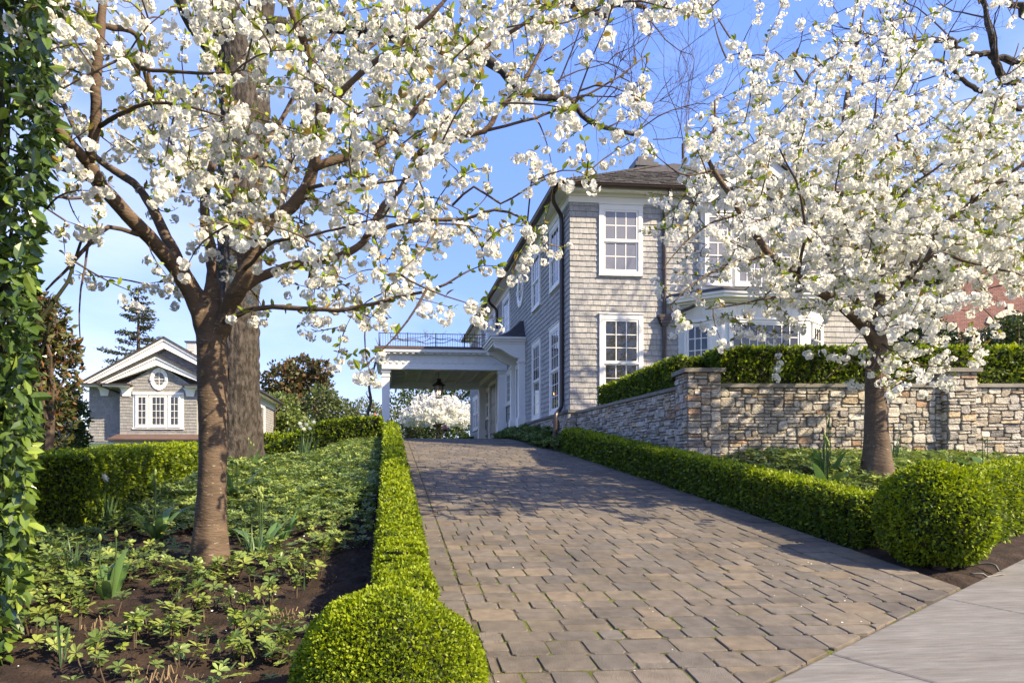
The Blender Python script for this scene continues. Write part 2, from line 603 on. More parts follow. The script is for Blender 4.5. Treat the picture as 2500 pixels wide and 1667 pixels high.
def paver_mb(mb, x0, x1, y0, y1, simple):
    gx, gy = .0042, .0042
    x0 += gx + rnd.uniform(-.002, .003); x1 -= gx + rnd.uniform(-.002, .003); y0 += gy + rnd.uniform(-.002, .003); y1 -= gy + rnd.uniform(-.002, .003)
    c = min(.017, (x1 - x0) * .13, (y1 - y0) * .13)
    k = [c * rnd.uniform(.6, 1.5) for _ in range(4)]
    poly = [(x0 + k[0], y0), (x1 - k[1], y0), (x1, y0 + k[1]), (x1, y1 - k[2]), (x1 - k[2], y1), (x0 + k[3], y1), (x0, y1 - k[3]), (x0, y0 + k[0])]
    if not simple:
        poly = [(a + rnd.uniform(-.0025, .0025), b + rnd.uniform(-.0025, .0025)) for a, b in poly]
    poly = clip_half(poly, E1[:2] - SN * .008, SN)
    if len(poly) < 3 or parea(poly) < .002: return None
    mx = sum(p[0] for p in poly) / len(poly); my = sum(p[1] for p in poly) / len(poly)
    n = len(poly)
    tx, ty = rnd.uniform(-.012, .012), rnd.uniform(-.012, .012)
    dz = rnd.uniform(-.003, .004)
    def zz(a, b, o):
        z = float(zd(b)) + dz + tx * (a - mx) + ty * (b - my) + o
        return z
    def ins(a, b, d):
        r = hypot(a - mx, b - my) + 1e-9
        return mx + (a - mx) * max(0, 1 - d / r), my + (b - my) * max(0, 1 - d / r)
    V = [(a, b, zz(a, b, -.03)) for a, b in poly]
    V += [(a, b, zz(a, b, -.005)) for a, b in poly]
    t = [ins(a, b, .0055) for a, b in poly]
    V += [(a, b, zz(a, b, 0)) for a, b in t]
    F = [(i, (i + 1) % n, n + (i + 1) % n, n + i) for i in range(n)] + [(n + i, n + (i + 1) % n, 2 * n + (i + 1) % n, 2 * n + i) for i in range(n)] + [tuple(range(2 * n, 3 * n))]
    col = np.array(rnd.choice(PCOL)) * rnd.uniform(.86, 1.12)
    mb.add(V, F, col)
    return (mx, my)
def shown(p):  # how large a paver shows: area over distance squared times the grazing angle
    x, y = (p[0] + p[1]) / 2, (p[2] + p[3]) / 2
    if abs((x - .15) / max(y, .1) - .13) > 1.1 or sdist(x, y) > .1 or y < 2.6: return 0
    return (p[1] - p[0]) * (p[3] - p[2]) * max(.05, -float(zd(y)) + .1 * y) / y ** 3
pav.sort(key=shown, reverse=True)
rest = MB()
k = 0
for p in pav:
    if k < 300 and shown(p) > 0:
        b = MB()
        if paver_mb(b, *p, False):
            obj('paver', b, M['paver'], drive); k += 1
    else:
        paver_mb(rest, *p, True)
obj('far_pavers', rest, M['paver'], drive, kind='stuff')

# ------------------------------------------------------------------ sidewalk of separate concrete slabs
g = MB()
def swp(s, d, z): 
    x = E1[0] + SD[0] * s + SN[0] * d; y_ = E1[1] + SD[1] * s + SN[1] * d
    return (x, y_, float(zside(x, y_)) + z)
g.add([swp(-14, .01, -.03), swp(14, .01, -.03), swp(14, 1.86, -.03), swp(-14, 1.86, -.03)], [(0, 3, 2, 1)])
walk = obj('sidewalk', g, M['joint'], origin=(4, 4, -1), kind='structure')
for i in range(-8, 8):
    s0, s1 = i * 1.67 + .0, (i + 1) * 1.67
    a, b_, e = s0 + .006, s1 - .006, .012
    V = [swp(a, .012, -.028), swp(b_, .012, -.028), swp(b_, 1.85, -.028), swp(a, 1.85, -.028),
         swp(a, .012, -.006), swp(b_, .012, -.006), swp(b_, 1.85, -.006), swp(a, 1.85, -.006),
         swp(a + e, .012 + e, 0), swp(b_ - e, .012 + e, 0), swp(b_ - e, 1.85 - e, 0), swp(a + e, 1.85 - e, 0)]
    F = [(8, 11, 10, 9)]
    for o_ in (0, 4):
        F += [(o_ + q, o_ + 4 + q, o_ + 4 + (q + 1) % 4, o_ + (q + 1) % 4) for q in range(4)]
    bb = MB(); bb.add(V, F, rnd.uniform(.93, 1.05))
    obj('slab', bb, M['concrete'], walk)

# unseen street beyond the verge, added behind the camera to bounce fill light
g = MB()
ss, dd = np.arange(-60, 60.1, 4.0), np.array([3.4, 3.55, 3.551, 7, 11, 11.001, 11.15])
zo = np.array([.0, .0, -.13, -.08, -.13, .0, .0])
Sg, Dg = np.meshgrid(ss, dd, indexing='ij')
Xg = E1[0] + SD[0] * Sg + SN[0] * Dg; Yg = E1[1] + SD[1] * Sg + SN[1] * Dg
Zg = np.maximum(zside(Xg, Yg), -2.2) + zo[None] + .03
Zg = Zg + .12 * (zo[None] < -.05) * 0 + .14
g.bulk(np.stack([Xg, Yg, Zg], -1).reshape(-1, 3), grid_faces(len(ss), len(dd)))
obj('street', g, M['street'], origin=(8, -4, -1.2), kind='structure')

# ------------------------------------------------------------------ rubble stone walls
SCOL = [(.40, .37, .32), (.47, .44, .385), (.34, .315, .275), (.42, .375, .31), (.50, .465, .41), (.29, .275, .255), (.38, .325, .26),
        (.44, .33, .21), (.36, .205, .12), (.17, .16, .16), (.48, .41, .31), (.25, .205, .16), (.52, .485, .435)]
SWT = [5, 5, 4, 4, 4, 3, 3, 1.5, 1.0, 1.5, 2, 2, 2]
def stones(fr, W, H, parent, cell=.050, limit=300, base_mb=None, sl0=0.0, sl1=0.0):
    """irregular coursed rubble on a face W x H of frame fr; sl0, sl1 lift the foot at both ends"""
    nx, ny = max(2, round(W / cell)), max(2, round(H / cell))
    cu, cv = W / nx, H / ny
    rects = pack(nx, ny, [(3, 1, 5), (4, 1, 7), (5, 1, 5), (6, 1, 3), (2, 2, 1.5), (3, 2, 4), (4, 2, 5), (5, 2, 3), (6, 2, 1), (3, 3, 1.5), (4, 3, 2), (5, 3, .7), (2, 1, 2)], rnd)
    rects.sort(key=lambda r: -r[2] * r[3])
    rest = MB()
    for q, (i, j, w_, h_) in enumerate(rects):
        u0, u1, v0, v1 = i * cu, (i + w_) * cu, j * cv, (j + h_) * cv
        m = .0065
        d = rnd.uniform(.010, .036)
        def J(s): return rnd.uniform(-s, s)
        a, b_ = (u1 - u0), (v1 - v0)
        jj = min(a, b_) * .17
        u0 += m; u1 -= m; v0 += m; v1 -= m
        cut = [min(a, b_) * rnd.uniform(.06, .22) for _ in range(4)]
        if rnd.random() < .3: cut[rnd.randrange(4)] *= 2.0
        poly = [(u0 + cut[0], v0 + J(jj) * .4), (u1 - cut[1], v0 + J(jj) * .4), (u1 + J(jj) * .4, v0 + cut[1]), (u1 + J(jj) * .4, v1 - cut[2]),
                (u1 - cut[2], v1 + J(jj) * .4), (u0 + cut[3], v1 + J(jj) * .4), (u0 + J(jj) * .4, v1 - cut[3]), (u0 + J(jj) * .4, v0 + cut[0])]
        mu, mv = (u0 + u1) / 2, (v0 + v1) / 2
        V = [fr.p(p, r, -.02) for p, r in poly]
        V += [fr.p(p, r, d * .62) for p, r in poly]
        su, sv = J(.10), J(.16)
        inn = [(mu + (p - mu) * (1 - .09), mv + (r - mv) * (1 - .13)) for p, r in poly]
        V += [fr.p(p, r, d + su * (p - mu) + sv * (r - mv) + J(.006)) for p, r in inn]
        n = 8
        F = [(x, (x + 1) % n, n + (x + 1) % n, n + x) for x in range(n)] + [(n + x, n + (x + 1) % n, 2 * n + (x + 1) % n, 2 * n + x) for x in range(n)] + [(16, 17, 18, 19), (16, 19, 20, 23), (20, 21, 22, 23)]
        col = (.75 * np.array(rnd.choices(SCOL, SWT)[0]) + .25 * np.array((.37, .345, .30))) * rnd.uniform(.87, 1.13)
        if q < limit:
            b = MB(); b.add(V, F, col); obj('stone', b, M['stone'], parent)
        else:
            rest.add(V, F, col)
    if rest.n: obj('small_stones', rest, M['stone'], parent, kind='stuff')

WD = np.array([1, -.093, 0]) / hypot(1, .093)
WN = np.array([-.093, -1, 0]) / hypot(1, .093)
def retaining_wall(label, o, u, n, W, z0, z1, thick, slabs, limit=300):
    o = np.asarray(o, float)
    th = empty('stone_wall', (*(o + u * W / 2)[:2], z0), label, 'wall')
    fr = Fr((o[0], o[1], 0), u, n)
    b = MB(); fr.box(b, 0, W, z0 - .4, z1, -thick, 0); obj('mortar_core', b, M['mortar'], th)
    f2 = Fr((o[0], o[1], z0), u, n)
    stones(f2, W, z1 - z0, th, limit=limit)
    a = 0
    for k in range(slabs):
        e = W * (k + 1) / slabs
        b = MB(); fr.box(b, a + .003, e - .003, z1 + .002, z1 + .058, -thick - .03, .055, rnd.uniform(.9, 1.1)); obj('coping_slab', b, M['coping'], th)
        a = e
    return th
# front run between the piers, beyond the second pier, and the run back to the house corner
def wpt(x, off=0): return np.array([x, wall_y(x), 0]) + WN * off
w1 = wpt(5.08); w2 = wpt(8.50)
retaining_wall('rubble stone retaining wall under the clipped hedge, between the two stone piers', w1, WD, WN, np.linalg.norm(w2 - w1), -.12, 1.20, .35, 3)
w3 = wpt(8.96)
retaining_wall('stretch of rubble stone wall to the right of the second pier', w3, WD, WN, 3.6, -.12, 1.20, .35, 3, 230)
sd = np.array([wall_x(10.4), 10.4, 0]); se = np.array([wall_x(15.55), 15.55, 0])
su_ = (sd - se) / np.linalg.norm(sd - se)
retaining_wall('stone wall running back along the drive from corner pier to house', se, su_, np.array([su_[1], -su_[0], 0]), np.linalg.norm(sd - se), -.05, 1.20, .35, 4)
def pier(label, x0, x1, proud):
    o = wpt(x0, proud)
    W = (x1 - x0) / WD[0]
    D = proud + .42
    th = empty('stone_pier', (*(o + WD * W / 2)[:2], -.1), label, 'pier', 'stone piers of the garden wall')
    fr = Fr((o[0], o[1], 0), WD, WN)
    b = MB(); fr.box(b, .0, W, -.5, 1.42, -D, 0); obj('mortar_core', b, M['mortar'], th)
    stones(Fr((o[0], o[1], -.12), WD, WN), W, 1.54, th)
    ol = o - WN * D
    stones(Fr((ol[0], ol[1], -.12), WN, -WD), D, 1.54, th)
    b = MB(); fr.box(b, -.06, W + .06, 1.422, 1.485, -D - .05, .06); obj('cap_slab', b, M['coping'], th)
pier('stone pier at the corner of the wall nearest the driveway', 4.56, 5.07, .10)
pier('stone pier behind the blossoming tree trunk, further from the driveway', 8.51, 8.95, .12)
# ------------------------------------------------------------------ shingled walls and windows
def shingle_rows(fr, u0, u1, z0, z1, e, rects, wmin, wmax, keep=None, base=1.0):
    """list of (verts, tint) wedges on a face; rects (u0,u1,z0,z1) stay free"""
    out = []
    z = z0
    while z < z1 - .02:
        zt_ = min(z + e, z1)
        spans = [(u0, u1)]
        for a, b, c, d in rects:
            if min(zt_, d) - max(z, c) > .07:
                ns = []
                for p, q in spans:
                    if b <= p or a >= q: ns.append((p, q)); continue
                    if a > p: ns.append((p, a))
                    if b < q: ns.append((b, q))
                spans = ns
        rowt = rnd.uniform(.96, 1.04)
        for p, q in spans:
            x = p
            first = True
            while x < q - .005:
                w_ = rnd.uniform(wmin, wmax)
                if first: w_ *= rnd.uniform(.3, 1); first = False
                if q - (x + w_) < wmin * .5: w_ = q - x
                x1 = min(q, x + w_)
                if keep is None or keep((x + x1) / 2, (z + zt_) / 2):
                    j = rnd.uniform(-.004, .004)
                    nb = rnd.uniform(.021, .027)
                    a, b = x + .0022, x1 - .0022
                    zb = z + j
                    V = [fr.p(a, zb, 0), fr.p(b, zb, 0), fr.p(b, zb, nb), fr.p(a, zb, nb), fr.p(a, zt_ + .012, -.002), fr.p(b, zt_ + .012, -.002), fr.p(b, zt_ + .012, .005), fr.p(a, zt_ + .012, .005)]
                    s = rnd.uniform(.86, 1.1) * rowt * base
                    out.append((V, (s * rnd.uniform(.99, 1.02), s, s * rnd.uniform(.97, 1.01))))
                x = x1
        z += e
    return out
def put_shingles(items, parent, limit, mat=None):
    rest = MB()
    for k, (V, c) in enumerate(items):
        if k < limit:
            b = MB(); b.add(V, BOXF, c); obj('shingle', b, mat or M['shingle'], parent)
        else:
            rest.add(V, BOXF, c)
    if rest.n: obj('wall_shingles', rest, mat or M['shingle'], parent, kind='stuff')

pane_cache = {}
def pane(fr, u0, u1, v0, v1, n, parent, mat):
    w_, h_ = u1 - u0, v1 - v0
    key = (round(w_, 4), round(h_, 4), tuple(np.round(fr.u, 3)), mat.name)
    if key not in pane_cache:
        b = MB(); Fr((0, 0, 0), fr.u, fr.n).box(b, -w_ / 2, w_ / 2, -h_ / 2, h_ / 2, -.002, .002)
        me = b.mesh('pane'); me.materials.append(mat); pane_cache[key] = me
    inst('pane', pane_cache[key], fr.p((u0 + u1) / 2, (v0 + v1) / 2, n), parent)
def sash(b, fr, u0, u1, v0, v1, n0, n1, cols, rows, parent_cb, rail=.045, mun=.02):
    fr.box(b, u0, u0 + rail, v0, v1, n0, n1); fr.box(b, u1 - rail, u1, v0, v1, n0, n1)
    fr.box(b, u0 + rail, u1 - rail, v0, v0 + rail * 1.2, n0, n1); fr.box(b, u0 + rail, u1 - rail, v1 - rail, v1, n0, n1)
    a0, a1, c0, c1 = u0 + rail, u1 - rail, v0 + rail * 1.2, v1 - rail
    pw, ph = (a1 - a0) / cols, (c1 - c0) / rows
    m = (n0 + n1) / 2
    for i in range(1, cols): fr.box(b, a0 + i * pw - mun / 2, a0 + i * pw + mun / 2, c0, c1, m - .006, n1 - .003)
    for j in range(1, rows): fr.box(b, a0, a1, c0 + j * ph - mun / 2, c0 + j * ph + mun / 2, m - .006, n1 - .005)
    for i in range(cols):
        for j in range(rows):
            parent_cb(a0 + i * pw + mun / 2 - .001, a0 + (i + 1) * pw - mun / 2 + .001, c0 + j * ph + mun / 2 - .001, c0 + (j + 1) * ph - mun / 2 + .001, m)
def window(parent, fr, u0, u1, v0, v1, cols, rows, kind='hung', glass=None, cas=.105, name='window', paneparts=True):
    b = MB(); holes = []
    fr.box(b, u0, u0 + cas, v0, v1, .001, .058); fr.box(b, u1 - cas, u1, v0, v1, .001, .058)
    fr.box(b, u0 + cas, u1 - cas, v1 - cas * 1.15, v1, .001, .055); fr.box(b, u0 + cas, u1 - cas, v0, v0 + cas * .75, .001, .055)
    fr.box(b, u0 - .018, u1 + .018, v1 + .001, v1 + .028, .001, .078)
    fr.box(b, u0 - .012, u1 + .012, v0 - .028, v0 - .001, .001, .072)
    a0, a1, c0, c1 = u0 + cas + .004, u1 - cas - .004, v0 + cas * .75, v1 - cas * 1.15
    cb = lambda *a: holes.append(a)
    if kind == 'hung':
        m = (c0 + c1) / 2
        sash(b, fr, a0, a1, m - .01, c1, .018, .042, cols, rows[0], cb)
        sash(b, fr, a0 + .002, a1 - .002, c0, m - .012, .003, .026, cols, rows[1], cb)
        fr.box(b, a0 - .014, a1 + .014, m - .028, m + .016, .040, .054)
    else:
        sash(b, fr, a0, a1, c0, c1, .012, .04, cols, rows[0], cb)
    f = obj(name, b, M['trim'], parent, origin=fr.p(u0, v0, 0))
    for a in holes: pane(fr, a[0], a[1], a[2], a[3], a[4], f, glass or M['glass'])
    return f
def oval_window(parent, fr, uc, vc, ru, rv, name='oval_window'):
    b = MB(); n = 32
    ang = np.arange(n) * 2 * pi / n
    V, F = [], []
    prof = [(1.0, .002), (1.0, .05), (.86, .06), (.62, .045), (.60, .02), (.60, .004)]
    for s, nn in prof:
        V += [fr.p(uc + ru * s * cos(a), vc + rv * s * sin(a), nn) for a in ang]
    for k in range(len(prof) - 1):
        F += [(k * n + i, k * n + (i + 1) % n, (k + 1) * n + (i + 1) % n, (k + 1) * n + i) for i in range(n)]
    b.add(V, F)
    for a in (0, pi / 2, pi, 3 * pi / 2):
        du, dv = ru * .85 * cos(a), rv * .85 * sin(a)
        fr.box(b, uc + du - .055, uc + du + .055, vc + dv - .07, vc + dv + .07, .004, .078)
    fr.box(b, uc - .011, uc + .011, vc - rv * .6, vc + rv * .6, .012, .03); fr.box(b, uc - ru * .6, uc + ru * .6, vc - .011, vc + .011, .013, .032)
    f = obj(name, b, M['trim'], parent, origin=fr.p(uc, vc, 0))
    g_ = MB()
    q = 16
    for k in range(4):
        pts = [fr.p(uc, vc, .012)] + [fr.p(uc + ru * .61 * cos(a), vc + rv * .61 * sin(a), .012) for a in np.linspace(k * pi / 2, (k + 1) * pi / 2, 7)]
        b = MB(); b.add(pts, [tuple(range(8))]); obj('pane', b, M['glass'], f)
    return f
def pipe(pts, r, parent, name='downspout', mat=None, sides=9):
    P = np.asarray(pts, float)
    # round the bends
    Q = [P[0]]
    for i in range(1, len(P) - 1):
        for t in (0, .25, .5, .75, 1):
            a = P[i] + (P[i - 1] - P[i]) * min(.5, .10 / np.linalg.norm(P[i - 1] - P[i]))
            c = P[i] + (P[i + 1] - P[i]) * min(.5, .10 / np.linalg.norm(P[i + 1] - P[i]))
            Q.append((1 - t) ** 2 * a + 2 * t * (1 - t) * P[i] + t * t * c)
    Q.append(P[-1])
    b = MB(); b.tube(Q, r, sides)
    return obj(name, b, mat or M['darkmetal'], parent, smooth=False)

# ------------------------------------------------------------------ the shingled house
HX, HY = 4.2, 15.6
house = empty('house', (HX, HY, 1.2), 'large grey shingled two storey house with white trim beside the driveway', 'house')
FF = Fr((HX, HY, 0), (1, 0, 0), (0, -1, 0))
SF = Fr((HX, HY, 0), (0, 1, 0), (-1, 0, 0))
HR = 13.06
# walls
b = MB(); b.box(HX + .02, HR, HY, HY + 1.0, .6, 6.4); front = obj('wall', b, M['shingle'], house, label='sunlit front wall of grey shingles')
b = MB(); b.box(HX, HX + 1.0, HY + 1.001, 35, .6, 6.4); b.box(HX, HX + .019, HY, HY + 1.0, .6, 6.4); b.box(HX + 1.001, HR, HY + 1.001, 35, .6, 6.4)
side = obj('wall', b, M['shingle'], house, label='shaded long side wall of grey shingles')
fwin = [(.70, 1.75, 1.31, 3.53), (.69, 1.74, 4.455, 6.09)]
it = shingle_rows(FF, 0.0, 2.60, 1.30, 6.13, .1285, fwin, .09, .175)
put_shingles(it, front, 300)
it = shingle_rows(FF, 2.60, 8.86, 1.30, 6.13, .1285, [(2.62, 6.24, 1.0, 3.9), (3.1, 5.75, 4.0, 6.1)], .09, .175)
put_shingles(it, front, 0)
swin = [(16.35, 17.39, 1.31, 3.51, 3, (3, 3)), (18.52, 19.58, 1.31, 3.51, 3, (3, 3)), (16.35, 17.39, 4.455, 6.05, 3, (2, 2)), (18.55, 19.6, 4.455, 6.05, 3, (2, 2)),
        (23.09, 24.0, 2.10, 3.30, 3, (4,)), (28.2, 29.1, 1.95, 3.25, 3, (2, 2)), (31.7, 32.6, 1.7, 3.3, 3, (2, 2)), (32.75, 33.6, 1.7, 3.3, 3, (2, 2)),
        (23.3, 24.75, 4.12, 6.0, 4, (5,)), (26.1, 27.0, 4.4, 6.0, 3, (2, 2)), (27.7, 29.2, 4.4, 6.0, 4, (2, 2)), (30.5, 31.6, 4.4, 6.0, 3, (2, 2)), (25.9, 27.9, 1.1, 3.4, 0, 0), (20.95, 22.0, 1.1, 3.3, 0, 0)]
it = shingle_rows(SF, .0, 8.6, 1.30, 6.13, .1285, [(a - HY, b_ - HY, c, d) for a, b_, c, d, *_ in swin], .09, .175)
put_shingles(it, side, 0)
it = shingle_rows(SF, 8.6, 19.4, 1.0, 6.13, .1285, [(a - HY, b_ - HY, c, d) for a, b_, c, d, *_ in swin], .2, .4)
put_shingles(it, side, 0)
for k, (a, b_, c, d, co, ro) in enumerate(swin):
    if co == 0: continue
    window(house, SF, a - HY, b_ - HY, c, d, co, ro, 'hung' if len(ro) == 2 else 'fixed', glass=M['blindglass'] if k in (8, 9, 10, 11) else None)
window(house, FF, *fwin[0], 3, (3, 3))
window(house, FF, *fwin[1], 3, (2, 2), glass=M['blindglass'])
oval_window(house, SF, 21.44 - HY, 5.54, .50, .53)
# side door under the hood, service door under the porte-cochere
for a, b_, c, d in ((20.95, 22.0, .95, 3.25), (25.9, 27.9, .95, 3.35)):
    b = MB()
    SF.box(b, a - HY, a - HY + .14, c, d, .001, .10); SF.box(b, b_ - HY - .14, b_ - HY, c, d, .001, .10); SF.box(b, a - HY + .14, b_ - HY - .14, d - .16, d, .001, .09)
    fo = obj('door_frame', b, M['trim'], house)
    b = MB()
    SF.box(b, a - HY + .14, b_ - HY - .14, c, d - .16, .001, .03, .25)
    for r_ in range(3): SF.box(b, a - HY + .24, b_ - HY - .24, c + .15 + r_ * .68, c + .7 + r_ * .68, .03, .045, .3)
    do = obj('door', b, M['trim'], house)
    b = MB(); b.tube([SF.p(a - HY + .22, c + 1.0, .03), SF.p(a - HY + .22, c + 1.0, .1)], .025, 8); obj('handle', b, M['darkmetal'], do)
# water table and stone plinth
b = MB(); FF.box(b, -.05, 8.86, 1.225, 1.295, -.02, .055, .75); SF.box(b, .002, 19.4, 1.225, 1.295, -.02, .05, .75); obj('water_table', b, M['coping'], house)
b = MB(); SF.box(b, .02, 8.4, .1, 1.22, -.05, .005); FF.box(b, -.005, .35, .1, 1.22, -.05, .004); pl = obj('stone_plinth', b, M['mortar'], house)
stones(Fr((HX - .006, HY - .03, .55), (0, 1, 0), (-1, 0, 0)), 7.9, .66, pl, limit=110)
stones(Fr((HX - .03, HY - .006, .62), (1, 0, 0), (0, -1, 0)), .33, .6, pl)
b = MB()
SF.box(b, .85, 1.10, .86, 1.12, .04, .05)
for k in range(5): SF.box(b, .86, 1.09, .88 + k * .048, .905 + k * .048, .051, .065)
obj('vent_grille', b, M['darkmetal'], house)
# frieze, crown, soffit, fascia, gutter
b = MB()
FF.box(b, -.028, 8.9, 6.13, 6.335, .001, .03); SF.box(b, .001, 19.4, 6.13, 6.335, .001, .028)
FF.box(b, -.07, 8.9, 6.27, 6.334, .031, .075); SF.box(b, -.03, 19.4, 6.27, 6.334, .029, .07)
obj('frieze', b, M['trim'], house)
b = MB()
FF.box(b, -.30, 9.3, 6.336, 6.372, .0, .30); SF.box(b, .001, 19.6, 6.337, 6.371, .0, .30)
FF.box(b, -.32, 9.3, 6.31, 6.40, .301, .322); SF.box(b, -.324, 19.6, 6.31, 6.40, .301, .321)
obj('soffit', b, M['trim'], house)
gz = 6.42
def gutter(p, q, parent):
    b = MB(); P = np.array([p, q], float)
    d = (P[1] - P[0]) / np.linalg.norm(P[1] - P[0]); out = np.array([d[1], -d[0], 0]); 
    if np.dot(out, [-1, -1, 0]) < 0: out = -out
    V = []
    for e in P:
        for a in np.linspace(0, pi, 9): V.append(e + out * (.075 - .075 * cos(a)) + np.array([0, 0, -.075 * sin(a) * 1.1]))
        V.append(e + out * .158 + np.array([0, 0, .0])); V.append(e + out * .158 + np.array([0, 0, .014])); V.append(e + out * .135 + np.array([0, 0, .014]))
    n = 12
    F = [(i, i + 1, n + i + 1, n + i) for i in range(n - 1)]
    b.add(V, F)
    return obj('gutter', b, M['darkmetal'], parent, smooth=True)
gutter((HX - .33, HY - .325, gz), (HR + .33, HY - .325, gz), house)
gutter((HX - .325, HY - .33, gz), (HX - .325, 35.2, gz), house)
b = MB(); b.tube([(6.0, 15.40, 6.335), (6.0, 15.40, 6.29), (6.0, 15.40, 6.27)], .035, 8); obj('soffit_light', b, M['trim'], house)
pipe([(3.80, 15.62, 6.36), (3.84, 15.75, 6.20), (4.10, 16.02, 5.98), (4.125, 16.05, 5.8), (4.125, 16.05, 1.52), (4.10, 16.0, 1.36), (3.90, 15.72, 1.20), (3.88, 15.70, 1.05), (3.88, 15.70, .32)], .05, house)
pipe([(6.46, 15.2, 6.36), (6.46, 15.24, 6.2), (6.46, 15.52, 5.98), (6.46, 15.53, 5.8), (6.46, 15.53, 3.50)], .045, house)
pipe([(6.46, 15.53, 3.28), (6.46, 15.53, 1.25)], .045, house)
pipe([(7.0, 15.12, 3.66), (6.9, 15.3, 3.62), (6.56, 15.48, 3.52), (6.5, 15.5, 3.5)], .038, house)
pipe([(3.80, 25.9, 6.36), (3.85, 25.95, 6.22), (4.12, 26.0, 6.0), (4.13, 26.0, 5.8), (4.13, 26.0, 4.2)], .05, house)
b = MB()
for z0, z1, hw in ((3.46, 3.53, .155), (3.40, 3.46, .135), (3.33, 3.40, .11), (3.27, 3.33, .075)):
    b.box(6.46 - hw, 6.46 + hw, 15.53 - hw * .62, 15.598, z0 + .0005, z1)
obj('leader_head', b, M['darkmetal'], house)

# roof: hipped, with shakes on the slopes that show
PIT = .57
ex0, ey0, ez = HX - .36, HY - .36, 6.435
exc = (HX + HR) / 2
rzt = ez + PIT * (exc - ex0)
ry0 = ey0 + (exc - ex0)
b = MB()
ex1 = 2 * exc - ex0
V = [(ex0, ey0, ez), (ex1, ey0, ez), (ex1, 35.4, ez), (ex0, 35.4, ez), (exc, ry0, rzt), (exc, 35.4 - (exc - ex0), rzt)]
b.add(V, [(0, 1, 4), (1, 2, 5, 4), (2, 3, 5), (3, 0, 4, 5), (0, 3, 2, 1)])
roof = obj('roof', b, M['roofshake'], house)
b = MB()
def shakes(b, p0, d, up, L, rows, e, hip):
    """courses of shakes: p0 eave start, d along the eave, up the unit slope direction; hip trims the start by one per row run"""
    p0, d, up = map(lambda a: np.asarray(a, float), (p0, d, up))
    nn = np.cross(d, up); nn = nn / np.linalg.norm(nn)
    if nn[2] < 0: nn = -nn
    for r_ in range(rows):
        s0 = r_ * e
        off = s0 * hypot(up[0], up[1])
        x = off * hip
        while x < L:
            w_ = rnd.uniform(.10, .22)
            a, c = x + .004, x + w_ - .004
            j = rnd.uniform(-.02, .012); tb = rnd.uniform(.016, .03)
            q = p0 + up * (s0 + j)
            q2 = p0 + up * (s0 + e + .03)
            V = [q + d * a, q + d * c, q + d * c + nn * tb, q + d * a + nn * tb, q2 + d * a, q2 + d * c, q2 + d * c + nn * .012, q2 + d * a + nn * .012]
            b.add(V, BOXF, rnd.uniform(.6, 1.5))
            x += w_
upf = np.array([0, 1, PIT]) / hypot(1, PIT)
ups = np.array([1, 0, PIT]) / hypot(1, PIT)
shakes(b, (ex0, ey0 - .02, ez - .0), (1, 0, 0), upf, 5.2, 22, .13, 1)
shakes(b, (ex0 - .02, ey0, ez - .0), (0, 1, 0), ups, 20, 6, .15, 1)
for k in range(26):
    t0 = k * .15
    c = np.array([ex0 + t0, ey0 + t0, ez + PIT * t0 + .03])
    for sgn in (-1, 1):
        q = np.array([1, -1, 0]) * sgn
        V = [c, c + np.array([.2, .2, PIT * .2 - .01]), c + np.array([.2, .2, PIT * .2 - .01]) + (np.array([.13, 0, 0]) if sgn > 0 else np.array([0, .13, 0])) + np.array([0, 0, -.0]), c + (np.array([.13, 0, 0]) if sgn > 0 else np.array([0, .13, 0]))]
        V = [np.asarray(v) for v in V]
        b.add(V + [v + np.array([0, 0, .022]) for v in V], BOXF, rnd.uniform(.6, 1.4))
obj('roof_shakes', b, M['roofshake'], roof, kind='stuff')
# chimney
c0 = at(1463, 330, 20.6); c1 = at(1507, 330, 20.6)
b = MB(); b.box(c0[0], c1[0], 20.6, 21.5, 7.2, 9.3); ch = obj('chimney', b, M['shingle'], house)
b = MB(); b.box(c0[0] - .06, c1[0] + .06, 20.54, 21.56, 9.301, 9.42); b.box(c0[0] + .05, c1[0] - .05, 20.65, 21.45, 9.421, 9.62); obj('chimney_cap', b, M['copper'], ch)
fc_ = Fr((c0[0], 20.6, 0), (1, 0, 0), (0, -1, 0)); it = shingle_rows(fc_, 0, c1[0] - c0[0], 7.6, 9.28, .13, [], .09, .17); put_shingles(it, ch, 0)

# ground floor bay
BP = [(6.80, 15.6), (7.59, 15.0), (9.67, 15.0), (10.46, 15.6)]
b = MB()
n = 4
V = [(x, y, 1.0) for x, y in BP] + [(x, y, 3.42) for x, y in BP]
b.add(V, [(i, (i + 1) % n, n + (i + 1) % n, n + i) for i in range(n)] + [(0, 3, 2, 1), (4, 5, 6, 7)])
bay = obj('bay_window', b, M['trim'], house, label='white three sided bay behind the right blossoming tree')
def off_poly(P, d):
    """offset of the open chain outward, ends stay on the wall"""
    P = [np.array(p, float) for p in P]
    ns = []
    for i in range(len(P) - 1):
        t = (P[i + 1] - P[i]); t /= np.linalg.norm(t); ns.append(np.array([t[1], -t[0]]))
    out = []
    for i in range(len(P)):
        if i == 0: out.append(np.array([P[0][0] - d * 1.15, P[0][1]])); continue
        if i == len(P) - 1: out.append(np.array([P[-1][0] + d * 1.15, P[-1][1]])); continue
        m = ns[i - 1] + ns[i]; m /= np.dot(m, ns[i])
        out.append(P[i] + m * d)
    return out
def ring(b, d, z0, z1, c=1.0):
    q = off_poly(BP, d); k = len(q)
    V = [(*p, z0) for p in q] + [(*p, z1) for p in q]
    b.add(V, [(i, (i + 1) % k, k + (i + 1) % k, k + i) for i in range(k)] + [tuple(range(k))[::-1], tuple(range(k, 2 * k))], c)
b = MB()
